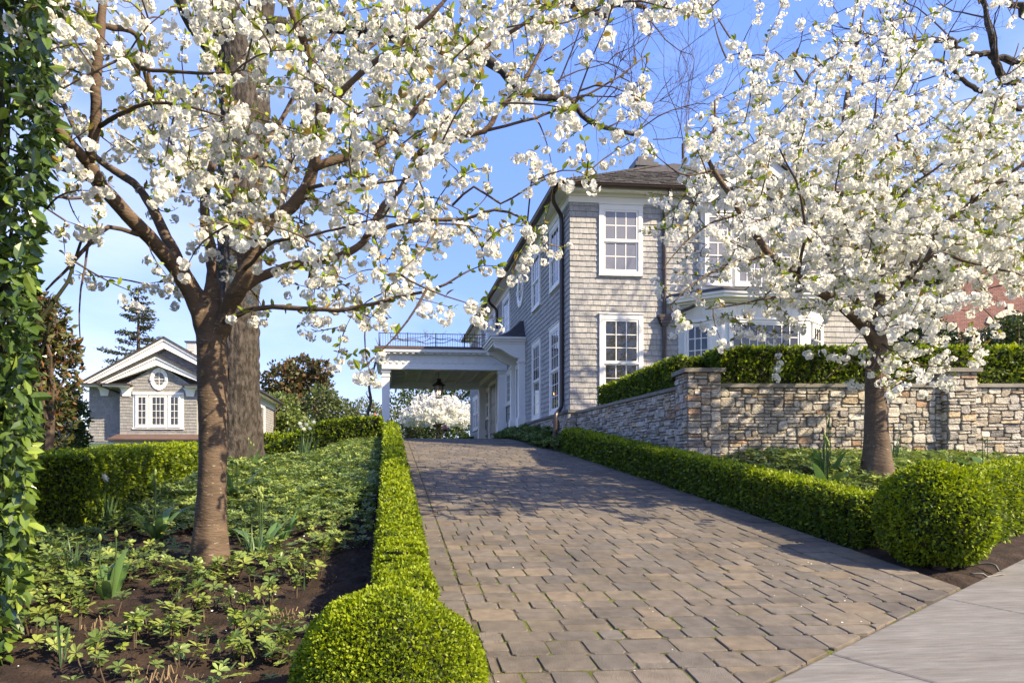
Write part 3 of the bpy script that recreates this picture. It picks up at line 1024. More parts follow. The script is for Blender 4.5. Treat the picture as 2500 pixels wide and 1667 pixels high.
for d, z0, z1 in ((.03, 3.36, 3.421), (.05, 3.422, 3.46), (.09, 3.70, 3.74), (.20, 3.741, 3.79), (.33, 3.791, 3.86), (.37, 3.861, 3.92)):
    ring(b, d, z0, z1)
ring(b, .02, 3.461, 3.699)
obj('cornice', b, M['trim'], bay)
b = MB(); ring(b, .39, 3.921, 3.955); ring(b, .2, 3.956, 4.03); obj('bay_roof', b, M['copper'], bay)
b = MB()
for i in range(3):
    p, q = np.array([*BP[i], 0]), np.array([*BP[i + 1], 0])
    Lh = np.linalg.norm(q - p); t = (q - p) / Lh
    fr = Fr(p, t, np.array([t[1], -t[0], 0]))
    x = .02
    while x < Lh - .05:
        w_ = min(rnd.uniform(.14, .2), Lh - x - .02)
        fr.box(b, x + .003, x + w_ - .003, 3.47, 3.69, .021, .034)
        x += w_
obj('frieze_shingles', b, M['trim'], bay, kind='stuff')
for i, (m0, m1, cols) in enumerate(((.17, .20, 3), (.16, .16, 8), (.2, .17, 3))):
    p, q = np.array([*BP[i], 0]), np.array([*BP[i + 1], 0])
    Lh = np.linalg.norm(q - p); t = (q - p) / Lh
    fr = Fr(p, t, np.array([t[1], -t[0], 0]))
    window(bay, fr, m0, Lh - m1, 1.75, 3.33, cols, (5,), 'fixed', cas=.055, name='casement')
# upper windows over the bay and the gable with an arched light
b = MB(); FF.box(b, 3.12, 5.73, 4.04, 6.12, .0, .12); ub = obj('upper_window_panel', b, M['trim'], house)
UF = Fr((HX, HY - .121, 0), (1, 0, 0), (0, -1, 0))
for a, e_, co in ((3.2, 3.85, 2), (3.95, 4.9, 4), (5.0, 5.65, 2)):
    window(house, UF, a, e_, 4.25, 5.95, co, (5,), 'fixed', glass=M['blindglass'], cas=.06)
gcx = 8.63 - HX
b = MB(); FF.poly(b, [(gcx - 1.15, 6.12), (gcx + 1.15, 6.12), (gcx, 7.15)], -.6, .20); gw = obj('gable_wall', b, M['shingle'], house)
GF = Fr((HX, HY - .20, 0), (1, 0, 0), (0, -1, 0))
it = shingle_rows(GF, gcx - 1.2, gcx + 1.2, 6.13, 7.1, .1285, [(gcx - .42, gcx + .42, 6.0, 6.75)], .09, .175, keep=lambda u_, z_: z_ < 7.05 - abs(u_ - gcx) * .87)
put_shingles(it, gw, 0)
b = MB()
for s in (-1, 1):
    GF.poly(b, [(gcx, 7.0), (gcx, 7.32), (gcx + s * 1.55, 6.12), (gcx + s * 1.3, 6.02)], -.3, .26 + .003 * s)
obj('rake_board', b, M['trim'], house)
b = MB()
for s in (-1, 1):
    GF.poly(b, [(gcx, 7.325), (gcx, 7.40), (gcx + s * 1.68, 6.08), (gcx + s * 1.64, 6.03)], -1.6, .34 + .003 * s)
obj('gable_roof', b, M['roofshake'], house)
b = MB()
ang = np.linspace(0, pi, 17)
for r0, r1, n1 in ((.30, .44, .07),):
    V = [GF.p(gcx + r0 * cos(a), 6.28 + r0 * sin(a), .0) for a in ang] + [GF.p(gcx + r1 * cos(a), 6.28 + r1 * sin(a), .0) for a in ang]
    V += [GF.p(gcx + r0 * cos(a), 6.28 + r0 * sin(a), n1) for a in ang] + [GF.p(gcx + r1 * cos(a), 6.28 + r1 * sin(a), n1) for a in ang]
    k = 17
    F = []
    for i in range(16): F += [(2 * k + i, 2 * k + i + 1, 3 * k + i + 1, 3 * k + i), (i, i + 1, 2 * k + i + 1, 2 * k + i), (k + i, k + i + 1, 3 * k + i + 1, 3 * k + i)]
    b.add(V, F)
GF.box(b, gcx - .011, gcx + .011, 6.28, 6.58, .005, .03)
aw = obj('arched_window', b, M['trim'], house)
b = MB(); b.add([GF.p(gcx + .3 * cos(a), 6.28 + .3 * sin(a), .004) for a in ang], [tuple(range(17))]); obj('pane', b, M['glass'], aw)

# entry hood on the side wall
b = MB()
rows = []
for t in np.linspace(0, 1, 9):
    z = 3.93 + .56 * t ** 2.0
    x0 = 3.08 + 1.0 * t
    y0, y1 = 20.55 + .42 * t, 22.45 - .42 * t
    rows.append([(4.19, y0, z), (x0, y0, z), (x0, y1, z), (4.19, y1, z)])
V = [p for r_ in rows for p in r_]
F = [(r_ * 4 + i, r_ * 4 + i + 1, r_ * 4 + 5 + i, r_ * 4 + 4 + i) for r_ in range(8) for i in range(3)] + [(32, 33, 34, 35)]
b.add(V, F)
hood = obj('entry_hood', b, M['copper'], house, label='dark flared metal hood over the side entrance')
b = MB()
b.box(3.10, 4.18, 20.57, 22.43, 3.86, 3.928); b.box(3.16, 4.18, 20.63, 22.37, 3.79, 3.859); b.box(3.20, 4.18, 20.68, 22.32, 3.72, 3.789)
for k in range(4): b.box(3.25 + k * .22, 3.31 + k * .22, 20.60, 20.629, 3.815, 3.858)
for k in range(8): b.box(3.135, 3.159, 20.70 + k * .22, 20.76 + k * .22, 3.815, 3.858)
for yy in (20.70, 22.12):
    pts = [(4.18, 3.719), (3.22, 3.719), (3.22, 3.66)]
    for t in np.linspace(0, 1, 9):
        pts.append((3.26 + .70 * t, 3.60 - .30 * (sst(t)) + .0))
    pts += [(4.0, 3.28), (4.18, 3.28)]
    FY = Fr((0, yy, 0), (1, 0, 0), (0, -1, 0))
    FY.poly(b, pts, -.18, 0)
obj('hood_cornice', b, M['trim'], hood)
for yy in (20.70, 22.06):
    b = MB()
    b.box(3.985, 4.19, yy, yy + .24, 1.0, 3.279); b.box(3.955, 4.191, yy - .03, yy + .27, 3.16, 3.22); b.box(3.945, 4.192, yy - .04, yy + .28, .98, 1.45); b.box(3.965, 4.193, yy - .02, yy + .26, 1.451, 1.50)
    obj('pilaster', b, M['trim'], hood)

# ------------------------------------------------------------------ porte-cochere over the drive
pc = empty('porte_cochere', (2, 24, .8), 'white columned carport roof across the driveway with iron railing on top', 'carport')
PX0, PX1, PY0, PY1 = -.24, 4.17, 23.9, 29.6
def column(x, y, w_=.27):
    b = MB(); h = w_ / 2
    b.box(x - h, x + h, y, y + w_, .7, 3.36); b.box(x - h - .03, x + h + .03, y - .03, y + w_ + .03, .7, 1.50); b.box(x - h - .015, x + h + .015, y - .015, y + w_ + .015, 1.501, 1.55)
    b.box(x - h - .02, x + h + .02, y - .02, y + w_ + .02, 3.10, 3.14); b.box(x - h - .035, x + h + .035, y - .035, y + w_ + .035, 3.26, 3.359)
    obj('column', b, M['trim'], pc)
column(-.10, 24.0); column(4.02, 24.0); column(4.02, 29.2); column(-.10, 29.2)
b = MB()
b.box(PX0, PX1, PY0, PY0 + .40, 3.361, 3.56); b.box(PX0, PX1, PY1 - .4, PY1, 3.30, 3.70); b.box(PX0, PX0 + .36, PY0 + .401, PY1 - .401, 3.361, 3.56); b.box(PX1 - .30, PX1, PY0 + .401, PY1 - .401, 3.361, 3.56)
b.box(PX0 + .01, PX1 - .01, PY0 + .01, PY0 + .35, 3.561, 3.86)
b.box(PX0 + .01, PX0 + .3, PY0 + .351, PY1 - .01, 3.561, 3.86)
obj('beam', b, M['trim'], pc)
b = MB()
x = PX0 + .02
while x < PX1 - .05:
    w_ = min(.19, PX1 - .02 - x); b.box(x + .003, x + w_ - .003, PY0 - .005, PY0 + .009, 3.60, 3.80, rnd.uniform(.93, 1)); x += w_
for k in range(20): b.box(PX0 + .06 + k * .225, PX0 + .15 + k * .225, PY0 - .03, PY0 - .001, 3.565, 3.595)
obj('frieze_panels', b, M['trim'], pc, kind='stuff')
b = MB()
b.box(PX0 - .06, PX1 - .002, PY0 - .06, PY1, 3.861, 3.90); b.box(PX0 - .22, PX1 - .002, PY0 - .22, PY1, 3.93, 4.04); b.box(PX0 - .14, PX1 - .002, PY0 - .14, PY1, 3.901, 3.929)
for k in range(21): b.box(PX0 - .02 + k * .212, PX0 + .07 + k * .212, PY0 - .19, PY0 - .061, 3.872, 3.9)
obj('cornice', b, M['trim'], pc)
b = MB(); b.box(PX0 - .25, PX1 - .002, PY0 - .25, PY1, 4.041, 4.11); obj('roof_edge', b, M['brownroof'], pc)
b = MB()
b.box(PX0 + .36, PX1 - .3, PY0 + .4, PY1 - .4, 3.60, 3.64)
for k in range(1, 7): b.box(PX0 + .36 + k * .55 - .035, PX0 + .36 + k * .55 + .035, PY0 + .4, PY1 - .4, 3.53, 3.599)
for k in range(1, 8): b.box(PX0 + .36, PX1 - .3, PY0 + .4 + k * .61 - .035, PY0 + .4 + k * .61 + .035, 3.535, 3.598)
obj('coffered_ceiling', b, M['trim'], pc)
rail = MB()
ry = PY0 + .15
for z in (4.17, 4.62): rail.box(PX0 - .1, 3.45, ry - .012, ry + .012, z, z + .022)
for x in (PX0 - .1, PX0 + .9, PX0 + 1.9, PX0 + 2.9): rail.box(x - .015, x + .015, ry - .015, ry + .015, 4.111, 4.66)
for k in range(41): rail.tube([(PX0 - .05 + k * .0875, ry, 4.19), (PX0 - .05 + k * .0875, ry, 4.62)], .006, 4)
for x in (PX0 - .1,):
    for z in (4.17, 4.62): rail.box(x - .011, x + .011, ry, PY1 - .2, z, z + .021)
    for k in range(50): rail.tube([(x, ry + .1 + k * .11, 4.19), (x, ry + .1 + k * .11, 4.62)], .006, 4)
obj('railing', rail, M['iron'], pc)
b = MB(); b.box(3.46, 3.86, ry - .2, ry + .2, 4.111, 4.74); b.box(3.42, 3.90, ry - .24, ry + .24, 4.741, 4.80); ped = obj('pedestal', b, M['trim'], pc)
b = MB()
prof = [(.09, 4.801), (.10, 4.83), (.05, 4.86), (.05, 4.89), (.10, 4.96), (.115, 5.03), (.08, 5.10), (.05, 5.13), (.07, 5.16), (.03, 5.2), (.0, 5.22)]
V = [(3.66 + r_ * cos(a), ry + r_ * sin(a), z) for r_, z in prof for a in np.arange(10) * 2 * pi / 10]
b.add(V, [(k * 10 + i, k * 10 + (i + 1) % 10, k * 10 + 10 + (i + 1) % 10, k * 10 + 10 + i) for k in range(len(prof) - 1) for i in range(10)])
obj('urn_finial', b, M['trim'], ped, smooth=True)
# bare vine twined along the railing: a thing of its own
b = MB()
for q in range(3):
    pts = []
    for k in range(34):
        t = k / 33
        pts.append((PX0 + .3 + 3.4 * t, ry - .03 - .02 * sin(9 * t + q), 4.36 + .07 * sin(11 * t + q * 2) + .03 * sin(31 * t + q) + .05 * q))
    b.tube(pts, np.linspace(.018 - .004 * q, .008, 34), 5)
for k in range(16):
    x = PX0 + .3 + rnd.random() * 3.3; z = 4.4 + rnd.random() * .1
    P = [(x, ry - .03, z)]
    for s in range(4): P.append((P[-1][0] + rnd.uniform(-.08, .08), ry - .03 + rnd.uniform(-.05, .03), P[-1][2] + rnd.uniform(.02, .13)))
    b.tube(P, [.012, .009, .007, .005, .003], 4)
obj('climbing_vine', b, M['twig'], label='bare leafless vine twined along the iron railing on the carport roof', cat='vine')
# lantern
lx, ly, lz = at(1008, 870, 26.4)
lan = empty('hanging_lantern', (lx, ly, 2.85), 'black hanging lantern with lit candles under the carport ceiling', 'lantern')
b = MB(); b.tube([(lx, ly, 3.34), (lx, ly, 3.60)], .012, 6); b.tube([(lx, ly, 3.59), (lx, ly, 3.598)], .06, 10); obj('rod', b, M['iron'], lan)
def lathe(b, cx, cy, prof, n, c=1.0):
    V = [(cx + r_ * cos(a), cy + r_ * sin(a), z) for r_, z in prof for a in np.arange(n) * 2 * pi / n]
    b.add(V, [(k * n + i, k * n + (i + 1) % n, k * n + n + (i + 1) % n, k * n + n + i) for k in range(len(prof) - 1) for i in range(n)], c)
b = MB(); lathe(b, lx, ly, [(.0, 3.36), (.09, 3.35), (.10, 3.29), (.085, 3.25), (.11, 3.22), (.25, 3.10), (.26, 3.075), (.0, 3.09)], 8); obj('lantern_roof', b, M['iron'], lan)
b = MB()
for k in range(8):
    a = k * pi / 4
    b.tube([(lx + .18 * cos(a), ly + .18 * sin(a), 3.08), (lx + .13 * cos(a), ly + .13 * sin(a), 2.62)], .010, 5)
lathe(b, lx, ly, [(.0, 2.60), (.14, 2.60), (.14, 2.63), (.0, 2.64)], 8)
obj('lantern_cage', b, M['iron'], lan)
b = MB(); lathe(b, lx, ly, [(.165, 3.06), (.155, 2.92)], 8); obj('lantern_glass', b, M['ghostglass'], lan)
for dx, dy in ((-.05, 0), (.05, .02), (0, -.05)):
    b = MB(); b.tube([(lx + dx, ly + dy, 2.63), (lx + dx, ly + dy, 2.76)], .014, 6); cd = obj('candle', b, M['trim'], lan)
    b = MB(); lathe(b, lx + dx, ly + dy, [(.0, 2.765), (.016, 2.79), (.010, 2.83), (.0, 2.87)], 6); obj('flame', b, M['flame'], cd)

# ------------------------------------------------------------------ garage cottage on the left
gx0, gx1, gy, gez = -12.54, -6.28, 30.0, 3.33
gar = empty('garage_cottage', (-9.4, 30, .8), 'grey shingled gabled cottage with white trim behind the left hedge', 'cottage')
b = MB(); b.box(gx0, gx1, gy, 38.2, .5, gez)
GFr = Fr((0, gy, 0), (1, 0, 0), (0, -1, 0)); BFr = Fr((0, 29.4, 0), (1, 0, 0), (0, -1, 0)); GSd = Fr((gx1, 0, 0), (0, 1, 0), (1, 0, 0))
gc, gap = -9.41, 5.30
GFr.poly(b, [(gx0, gez), (gx1, gez), (gc, gap - .18)], -8.2, 0)
bx0, bx1, bc = -11.07, -7.98, -9.525
b.box(bx0, bx1, 29.4, 29.999, 1.0, 3.2); BFr.poly(b, [(bx0, 3.201), (bx1, 3.201), (bc, 4.20)], -.6, 0)
gw = obj('wall', b, M['shingle'], gar)
sl = (gap - gez) / (gc - gx0)
it = shingle_rows(GFr, gx0, gx1, 1.0, 5.2, .125, [(bx0, bx1, .9, 3.0)], .09, .2, keep=lambda u_, z_: z_ < gap - .25 - abs(u_ - gc) * sl or z_ < gez - .05, base=.72)  # front and bump-out tinted darker, their shade put into the shingle colour
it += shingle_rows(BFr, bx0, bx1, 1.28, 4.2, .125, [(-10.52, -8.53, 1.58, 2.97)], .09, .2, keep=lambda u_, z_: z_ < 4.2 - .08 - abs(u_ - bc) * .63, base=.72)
BSd = Fr((bx0, 29.4, 0), (0, 1, 0), (-1, 0, 0))
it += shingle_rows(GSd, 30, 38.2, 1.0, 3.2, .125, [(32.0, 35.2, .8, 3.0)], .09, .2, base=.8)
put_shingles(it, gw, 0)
def gable_trim(fr, c, z_ap, half, zt_e, wid, n0, n1, parent, nback, ret):
    """rake boards, roof slabs and eave returns of one gable; half: half span to the eave tips"""
    s_ = (z_ap - zt_e) / half
    b = MB()
    for s in (-1, 1):
        fr.poly(b, [(c, z_ap - wid * 1.15), (c, z_ap), (c + s * half, zt_e), (c + s * (half - wid * 1.0), zt_e)], n0 + .001 * s, n1 + .002 * s)
        fr.poly(b, [(c, z_ap - .10), (c, z_ap + .005), (c + s * half, zt_e + .005), (c + s * (half - .17), zt_e + .005)], n1 + .003, n1 + .045 + .002 * s)
    obj('rake_board', b, M['trim'], parent)
    b = MB()
    for s in (-1, 1):
        fr.poly(b, [(c, z_ap + .006), (c, z_ap + .085), (c + s * (half + .06), zt_e + .045), (c + s * (half + .02), zt_e - .02)], -nback, n1 + .08 + .003 * s)
    obj('roof', b, M['roofshake'], parent)
    for s in (-1, 1):
        b = MB()
        a, e_ = c + s * (half + .1), c + s * (half - ret)
        fr.box(b, min(a, e_), max(a, e_), zt_e - .075, zt_e - .025, n0 - .3, n1 + .16)
        obj('eave_return', b, M['darkmetal'], parent)
    for s in (-1, 1):
        b = MB()
        a, e_ = c + s * (half - .02), c + s * (half - ret + .1)
        fr.box(b, min(a, e_), max(a, e_), zt_e - .14, zt_e - .076, n0 - .2, n1 + .08)
        q = c + s * (half - ret + .25)
        fr.poly(b, [(q - .3, zt_e - .141), (q + .3, zt_e - .141), (q + .2, zt_e - .26), (q + .15, zt_e - .50), (q - .15, zt_e - .50), (q - .2, zt_e - .26)], .001, .06)
        obj('bracket', b, M['trim'], parent)
gable_trim(GFr, gc, 5.33, 3.30, 3.42, .36, .05, .30, gar, 8.6, 1.05)
gable_trim(BFr, bc, 4.50, 2.28, 3.36, .33, .03, .26, gar, .9, 1.25)
oval_window(gar, BFr, -9.50, 3.58, .355, .46)
b = MB(); BFr.box(b, -10.545, -8.505, 1.545, 3.005, .002, .03); BFr.box(b, -10.565, -8.485, 1.50, 1.544, .002, .07); BFr.box(b, -10.545, -8.505, 2.93, 3.03, .031, .07); obj('window_surround', b, M['trim'], gar)
W2 = Fr((0, 29.369, 0), (1, 0, 0), (0, -1, 0))
for a, e_, co in ((-10.42, -9.93, 2), (-9.86, -9.19, 3), (-9.12, -8.63, 2)):
    window(gar, W2, a, e_, 1.60, 2.92, co, (4,), 'fixed', cas=.05)
# skirt roof and base below the window
b = MB(); b.add([(bx0 - .1, 29.39, 1.29), (-7.4, 29.39, 1.29), (-7.3, 28.75, 1.08), (bx0 - .25, 28.75, 1.08), (bx0 - .1, 29.39, 1.2), (-7.4, 29.39, 1.2), (-7.3, 28.75, 1.03), (bx0 - .25, 28.75, 1.03)], BOXF); obj('skirt_roof', b, M['brownroof'], gar)
b = MB(); b.box(bx0 - .3, -7.3, 28.72, 28.76, 1.01, 1.05); obj('skirt_gutter', b, M['darkmetal'], gar)
b = MB(); b.box(bx0 - .1, -7.4, 28.95, 29.39, .5, 1.028); obj('base_wall', b, M['cream'], gar)
b = MB(); GFr.box(b, gx0 - .25, bx0 - .1, .98, 1.05, -.02, .16); obj('ledge', b, M['coping'], gar)
b = MB(); GFr.box(b, gx0 - .15, bx0 - .11, .5, .979, -.02, .10); obj('stone_base', b, M['stone'], gar)
pipe([(-11.75, 29.0, 3.28), (-11.5, 29.25, 3.16), (-11.13, 29.85, 2.98), (-11.12, 29.9, 2.8), (-11.12, 29.9, 1.3)], .045, gar)
# sunlit right hand side with the door
b = MB(); GSd.box(b, 30, 38.6, 3.0, 3.33, .002, .05); GSd.box(b, 30, 38.6, 3.331, 3.40, .002, .36); GSd.box(b, 31.9, 32.2, .8, 3.0, .002, .06); GSd.box(b, 35.0, 35.3, .8, 3.0, .002, .06); GSd.box(b, 32.2, 35.0, 2.85, 3.0, .002, .058); obj('side_trim', b, M['trim'], gar)
b = MB()
for k in range(4): GSd.box(b, 32.21 + k * .697, 32.21 + (k + 1) * .697 - .01, .8, 2.84, .002, .03, (.2, .22, .25))
gd = obj('garage_door', b, M['trim'], gar)
pipe([(gx1 + .38, 38.3, 3.3), (gx1 + .3, 38.25, 3.15), (gx1 + .07, 38.1, 2.95), (gx1 + .07, 38.1, .9)], .05, gar)
b = MB(); b.tube([(gx1 + .42, 29.7, 3.40), (gx1 + .42, 38.7, 3.40)], .07, 8); obj('side_gutter', b, M['darkmetal'], gar)
p = at(428, 807, 33.5); q = at(449, 786, 33.5)
b = MB(); b.box(p[0], q[0], 33.5, 34.0, 4.2, q[2])
cu = obj('cupola', b, M['trim'], gar)
b = MB()
for k in range(5): b.box(p[0] + .03, q[0] - .03, 33.47, 33.499, p[2] + .03 + k * .085, p[2] + .08 + k * .085, .8)
obj('louvre', b, M['trim'], cu)
b = MB(); b.box(p[0] - .07, q[0] + .07, 33.42, 34.08, q[2] + .001, q[2] + .06); obj('cupola_roof', b, M['copper'], cu)

# ------------------------------------------------------------------ brick neighbour far right
ny0 = 40.0
nb = empty('brick_house', (38, ny0, 4), 'red brick house with pale stone door surrounds beyond the clipped hedge', 'house')
p0, p1 = at(2120, 800, ny0), at(2520, 520, ny0)
NF = Fr((0, ny0, 0), (1, 0, 0), (0, -1, 0))
b = MB(); b.box(p0[0], p1[0] + 3, ny0 + .001, ny0 + 9, 2, 14); nw = obj('wall', b, M['mortar'], nb)
d0, d1 = at(2105, 740, ny0), at(2194, 742, ny0); a0 = at(2318, 800, ny0); lz0 = at(2250, 765, ny0)
bm = MB()
bz = 4.5
row = 0
while bz < 12.5:
    x = p0[0] - (.11 if row % 2 else 0)
    while x < p1[0] + 2:
        cxm, czm = x + .13, bz + .04
        hole = (cxm < d1[0] and czm < d1[2]) or (abs(cxm - a0[0]) < 1.15 and czm < d1[2] + 0 - .0) or (hypot(cxm - a0[0], czm - (d1[2] - .45)) < 1.15)
        if not hole and x > d0[0]: NF.box(bm, x + .006, x + .245, bz + .006, bz + .085, 0, .02, rnd.uniform(.8, 1.2))
        x += .255
    bz += .092; row += 1
obj('bricks', bm, M['brick'], nw, kind='stuff')
b = MB(); NF.box(b, d0[0] - 1, d1[0], d1[2] - .35, d1[2], .0, .09); NF.box(b, d1[0] - .38, d1[0], 3.5, d1[2] - .351, .0, .09)
for k in range(3): NF.box(b, d1[0] + .001, d1[0] + .2, d1[2] - .6 - k * .9, d1[2] - .3 - k * .9, .0, .088)
obj('door_surround', b, M['limestone'], nb)
b = MB()
for k in range(9): NF.box(b, d1[0] - .40 - (k + 1) * .26, d1[0] - .40 - k * .26 - .02, 3.5, d1[2] - .36, .0, .04, .62)
obj('plank_door', b, M['trim'], nb)
b = MB(); k = 11
for i in range(k):
    t0, t1 = pi * i / k + .015, pi * (i + 1) / k - .015
    r1 = 1.75 if i in (1, 5, 9) else 1.4
    zc_ = d1[2] - .45
    pts = [(a0[0] + 1.02 * cos(t0), zc_ + 1.02 * sin(t0)), (a0[0] + r1 * cos(t0), zc_ + r1 * sin(t0)), (a0[0] + r1 * cos(t1), zc_ + r1 * sin(t1)), (a0[0] + 1.02 * cos(t1), zc_ + 1.02 * sin(t1))]
    NF.poly(b, pts, 0, .10)
obj('stone_arch', b, M['limestone'], nb)
b = MB(); NF.box(b, a0[0] - 1.02, a0[0] + 1.02, 3.5, d1[2] - .45, .0, .012); b.add([NF.p(a0[0] + 1.02 * cos(t), d1[2] - .45 + 1.02 * sin(t), .011) for t in np.linspace(0, pi, 13)], [tuple(range(13))]); obj('arched_doorway', b, M['dark'], nb)
ww = at(2250, 770, ny0)
b = MB(); NF.box(b, ww[0] - .35, ww[0] + .35, 4, ww[2] + .25, .021, .07); obj('window_frame', b, M['limestone'], nb)
b = MB(); NF.box(b, ww[0] - .16, ww[0] + .16, 4.5, ww[2], .071, .08); b.add([NF.p(ww[0] + .16 * cos(t), ww[2] + .16 * sin(t), .08) for t in np.linspace(0, pi, 9)], [tuple(range(9))]); obj('window_pane', b, M['glass'], nb)
# ------------------------------------------------------------------ clipped hedges and balls
def basis_y(Yd, roll):
    """matrices whose y axis is Yd"""
    Yd = Yd / (np.linalg.norm(Yd, axis=1, keepdims=True) + 1e-12)
    ref = np.where(np.abs(Yd[:, 2:3]) < 0.9, np.array([[0, 0, 1.0]]), np.array([[1.0, 0, 0]]))
    A = np.cross(Yd, ref); A /= np.linalg.norm(A, axis=1, keepdims=True) + 1e-12
    B = np.cross(A, Yd)
    c, s = np.cos(roll)[:, None], np.sin(roll)[:, None]
    X = A * c + B * s
    return np.stack([X, Yd, np.cross(X, Yd)], -1)
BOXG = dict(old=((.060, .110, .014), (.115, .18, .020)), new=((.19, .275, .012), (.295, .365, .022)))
def box_leaves(mb, P, Nn, Ls, newfrac, g=rng, out=.55, old=BOXG['old'], new=BOXG['new']):
    n = len(P)
    Yd = Nn * out + rand_unit(n, g) * .85
    Mx = basis_y(Yd, g.random(n) * 2 * pi)
    isn = g.random(n) < newfrac
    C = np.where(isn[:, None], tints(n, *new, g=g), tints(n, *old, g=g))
    P = P - Nn * (Ls * g.random(n) * .9)[:, None]
    scatter(mb, *LEAF4, P, Mx, Ls * (.7 + .6 * g.random(n)), C)
def leaf_len(P, k=.0050, lo=.0175, hi=.10):
    return np.clip(k * np.linalg.norm(P, axis=-1), lo, hi)
def surf_leaves(mb, Q, Nn, A, cover, newf, **kw):
    """Q (m,3) cell centres with normals Nn, areas A and cell spans; samples leaves in the cells"""
    Ls = leaf_len(Q)
    want = A * cover / (.30 * Ls * Ls)
    tot = int(want.sum())
    idx = rng.choice(len(Q), tot, p=want / want.sum())
    J = np.sqrt(A[idx])[:, None] * (rng.random((tot, 3)) - .5)
    J -= Nn[idx] * (J * Nn[idx]).sum(1, keepdims=True)
    P = Q[idx] + J
    lump = .018 * vnoise(P * 5.0) + .012 * vnoise(P * 14.0)
    P = P + Nn[idx] * lump[:, None]
    nf = newf[idx] * (.55 + .9 * (vnoise(P * 6.0) * .5 + .5))
    box_leaves(mb, P, Nn[idx], Ls[idx], nf, **kw)
def hedge(label, path, w_, zb, ztop, cover=2.1, rad=.07, new_lit_top=.85, new_shade_side=.38, group=None, name='clipped_hedge', **kw):  # new growth share; sunlit top and shaded sides also put into leaf colour
    P = np.asarray(path, float)
    seg = np.concatenate([[0], np.cumsum(np.linalg.norm(np.diff(P, axis=0), axis=1))])
    Ln = seg[-1]
    ns = max(6, int(Ln / .12))
    s = (np.arange(ns) + .5) / ns * Ln
    def pos(s): return np.stack([np.interp(s, seg, P[:, 0]), np.interp(s, seg, P[:, 1])], -1)
    c = pos(s)
    t = pos(np.clip(s + .05, 0, Ln)) - pos(np.clip(s - .05, 0, Ln)); t /= np.linalg.norm(t, axis=1, keepdims=True)
    nr = np.stack([t[:, 1], -t[:, 0]], -1)
    Zb = np.array([float(zb(*p)) for p in c]); Zt = np.array([float(ztop(*p)) for p in c])
    Q, NN, A, NF = [], [], [], []
    h = w_ / 2
    du = Ln / ns
    # cross-section: two sides and a top with rounded shoulders
    for sgn in (-1, 1):
        for k in range(8):
            f = (k + .5) / 8
            z = Zb + (Zt - Zb - rad) * f
            bulge = h * (1 - .10 * (1 - f) ** 2)
            q = np.column_stack([c + nr * (sgn * bulge), z]); Q.append(q)
            NN.append(np.column_stack([nr * sgn, np.zeros(ns)])); A.append(du * (Zt - Zb) / 8); NF.append(np.full(ns, new_shade_side * (.55 + .45 * f)))
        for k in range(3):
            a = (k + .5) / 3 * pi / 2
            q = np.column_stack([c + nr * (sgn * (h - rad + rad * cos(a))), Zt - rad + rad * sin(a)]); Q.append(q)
            NN.append(np.column_stack([nr * sgn * cos(a), np.full(ns, sin(a))])); A.append(np.full(ns, du * rad * pi / 6)); NF.append(np.full(ns, new_shade_side + (new_lit_top - new_shade_side) * sin(a)))
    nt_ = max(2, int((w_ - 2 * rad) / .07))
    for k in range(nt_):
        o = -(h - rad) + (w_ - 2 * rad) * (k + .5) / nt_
        Q.append(np.column_stack([c + nr * o, Zt])); NN.append(np.tile([0, 0, 1.0], (ns, 1))); A.append(np.full(ns, du * (w_ - 2 * rad) / nt_)); NF.append(np.full(ns, new_lit_top))
    for e, sg in ((0, -1), (ns - 1, 1)):
        kk = max(3, int(w_ / .08))
        for i in range(kk):
            for k in range(7):
                o = -h + w_ * (i + .5) / kk; f = (k + .5) / 7
                q = np.array([[*(c[e] + nr[e] * o * .97 + t[e] * sg * du * .5), Zb[e] + (Zt[e] - Zb[e]) * f * .98]])
                Q.append(q); NN.append(np.array([[*(t[e] * sg), .1]])); A.append(np.array([w_ / kk * (Zt[e] - Zb[e]) / 7])); NF.append(np.array([new_shade_side]))
    Q = np.concatenate(Q); NN = np.concatenate(NN); A = np.concatenate(A); NF = np.concatenate(NF)
    lv = MB()
    surf_leaves(lv, Q, NN, A, cover, NF, **kw)
    # dark twiggy inside
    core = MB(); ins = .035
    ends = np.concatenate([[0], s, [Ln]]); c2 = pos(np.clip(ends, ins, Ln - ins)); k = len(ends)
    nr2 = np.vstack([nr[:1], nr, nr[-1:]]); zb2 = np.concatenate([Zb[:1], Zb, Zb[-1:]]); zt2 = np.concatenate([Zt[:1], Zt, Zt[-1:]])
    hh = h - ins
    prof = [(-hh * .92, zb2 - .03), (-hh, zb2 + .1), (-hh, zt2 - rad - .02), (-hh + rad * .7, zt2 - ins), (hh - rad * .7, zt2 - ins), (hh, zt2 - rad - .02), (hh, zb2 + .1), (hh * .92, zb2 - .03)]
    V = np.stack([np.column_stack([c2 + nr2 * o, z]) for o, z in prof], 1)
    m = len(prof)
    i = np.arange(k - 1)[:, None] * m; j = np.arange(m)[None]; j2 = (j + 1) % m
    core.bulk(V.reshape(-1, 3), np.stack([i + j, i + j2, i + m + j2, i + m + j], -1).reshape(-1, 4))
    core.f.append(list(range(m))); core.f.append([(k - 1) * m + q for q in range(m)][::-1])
    mid = pos(np.array([Ln / 2]))[0]
    th = empty(name, (*mid, float(zb(*mid))), label, 'hedge', group)
    obj('foliage', lv, M['hedge'], th)
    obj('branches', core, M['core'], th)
    return th
zdf = lambda x, y: float(zd(y))
hedge('low box hedge edging the right of the driveway up to the house corner', [(4.39, 5.78), (4.30, 8), (4.06, 14.95)], .42, zdf, lambda x, y: float(zd(y)) + .47 + .05 * (y - 5.5) / 9.5, new_shade_side=.20, new_lit_top=.95)
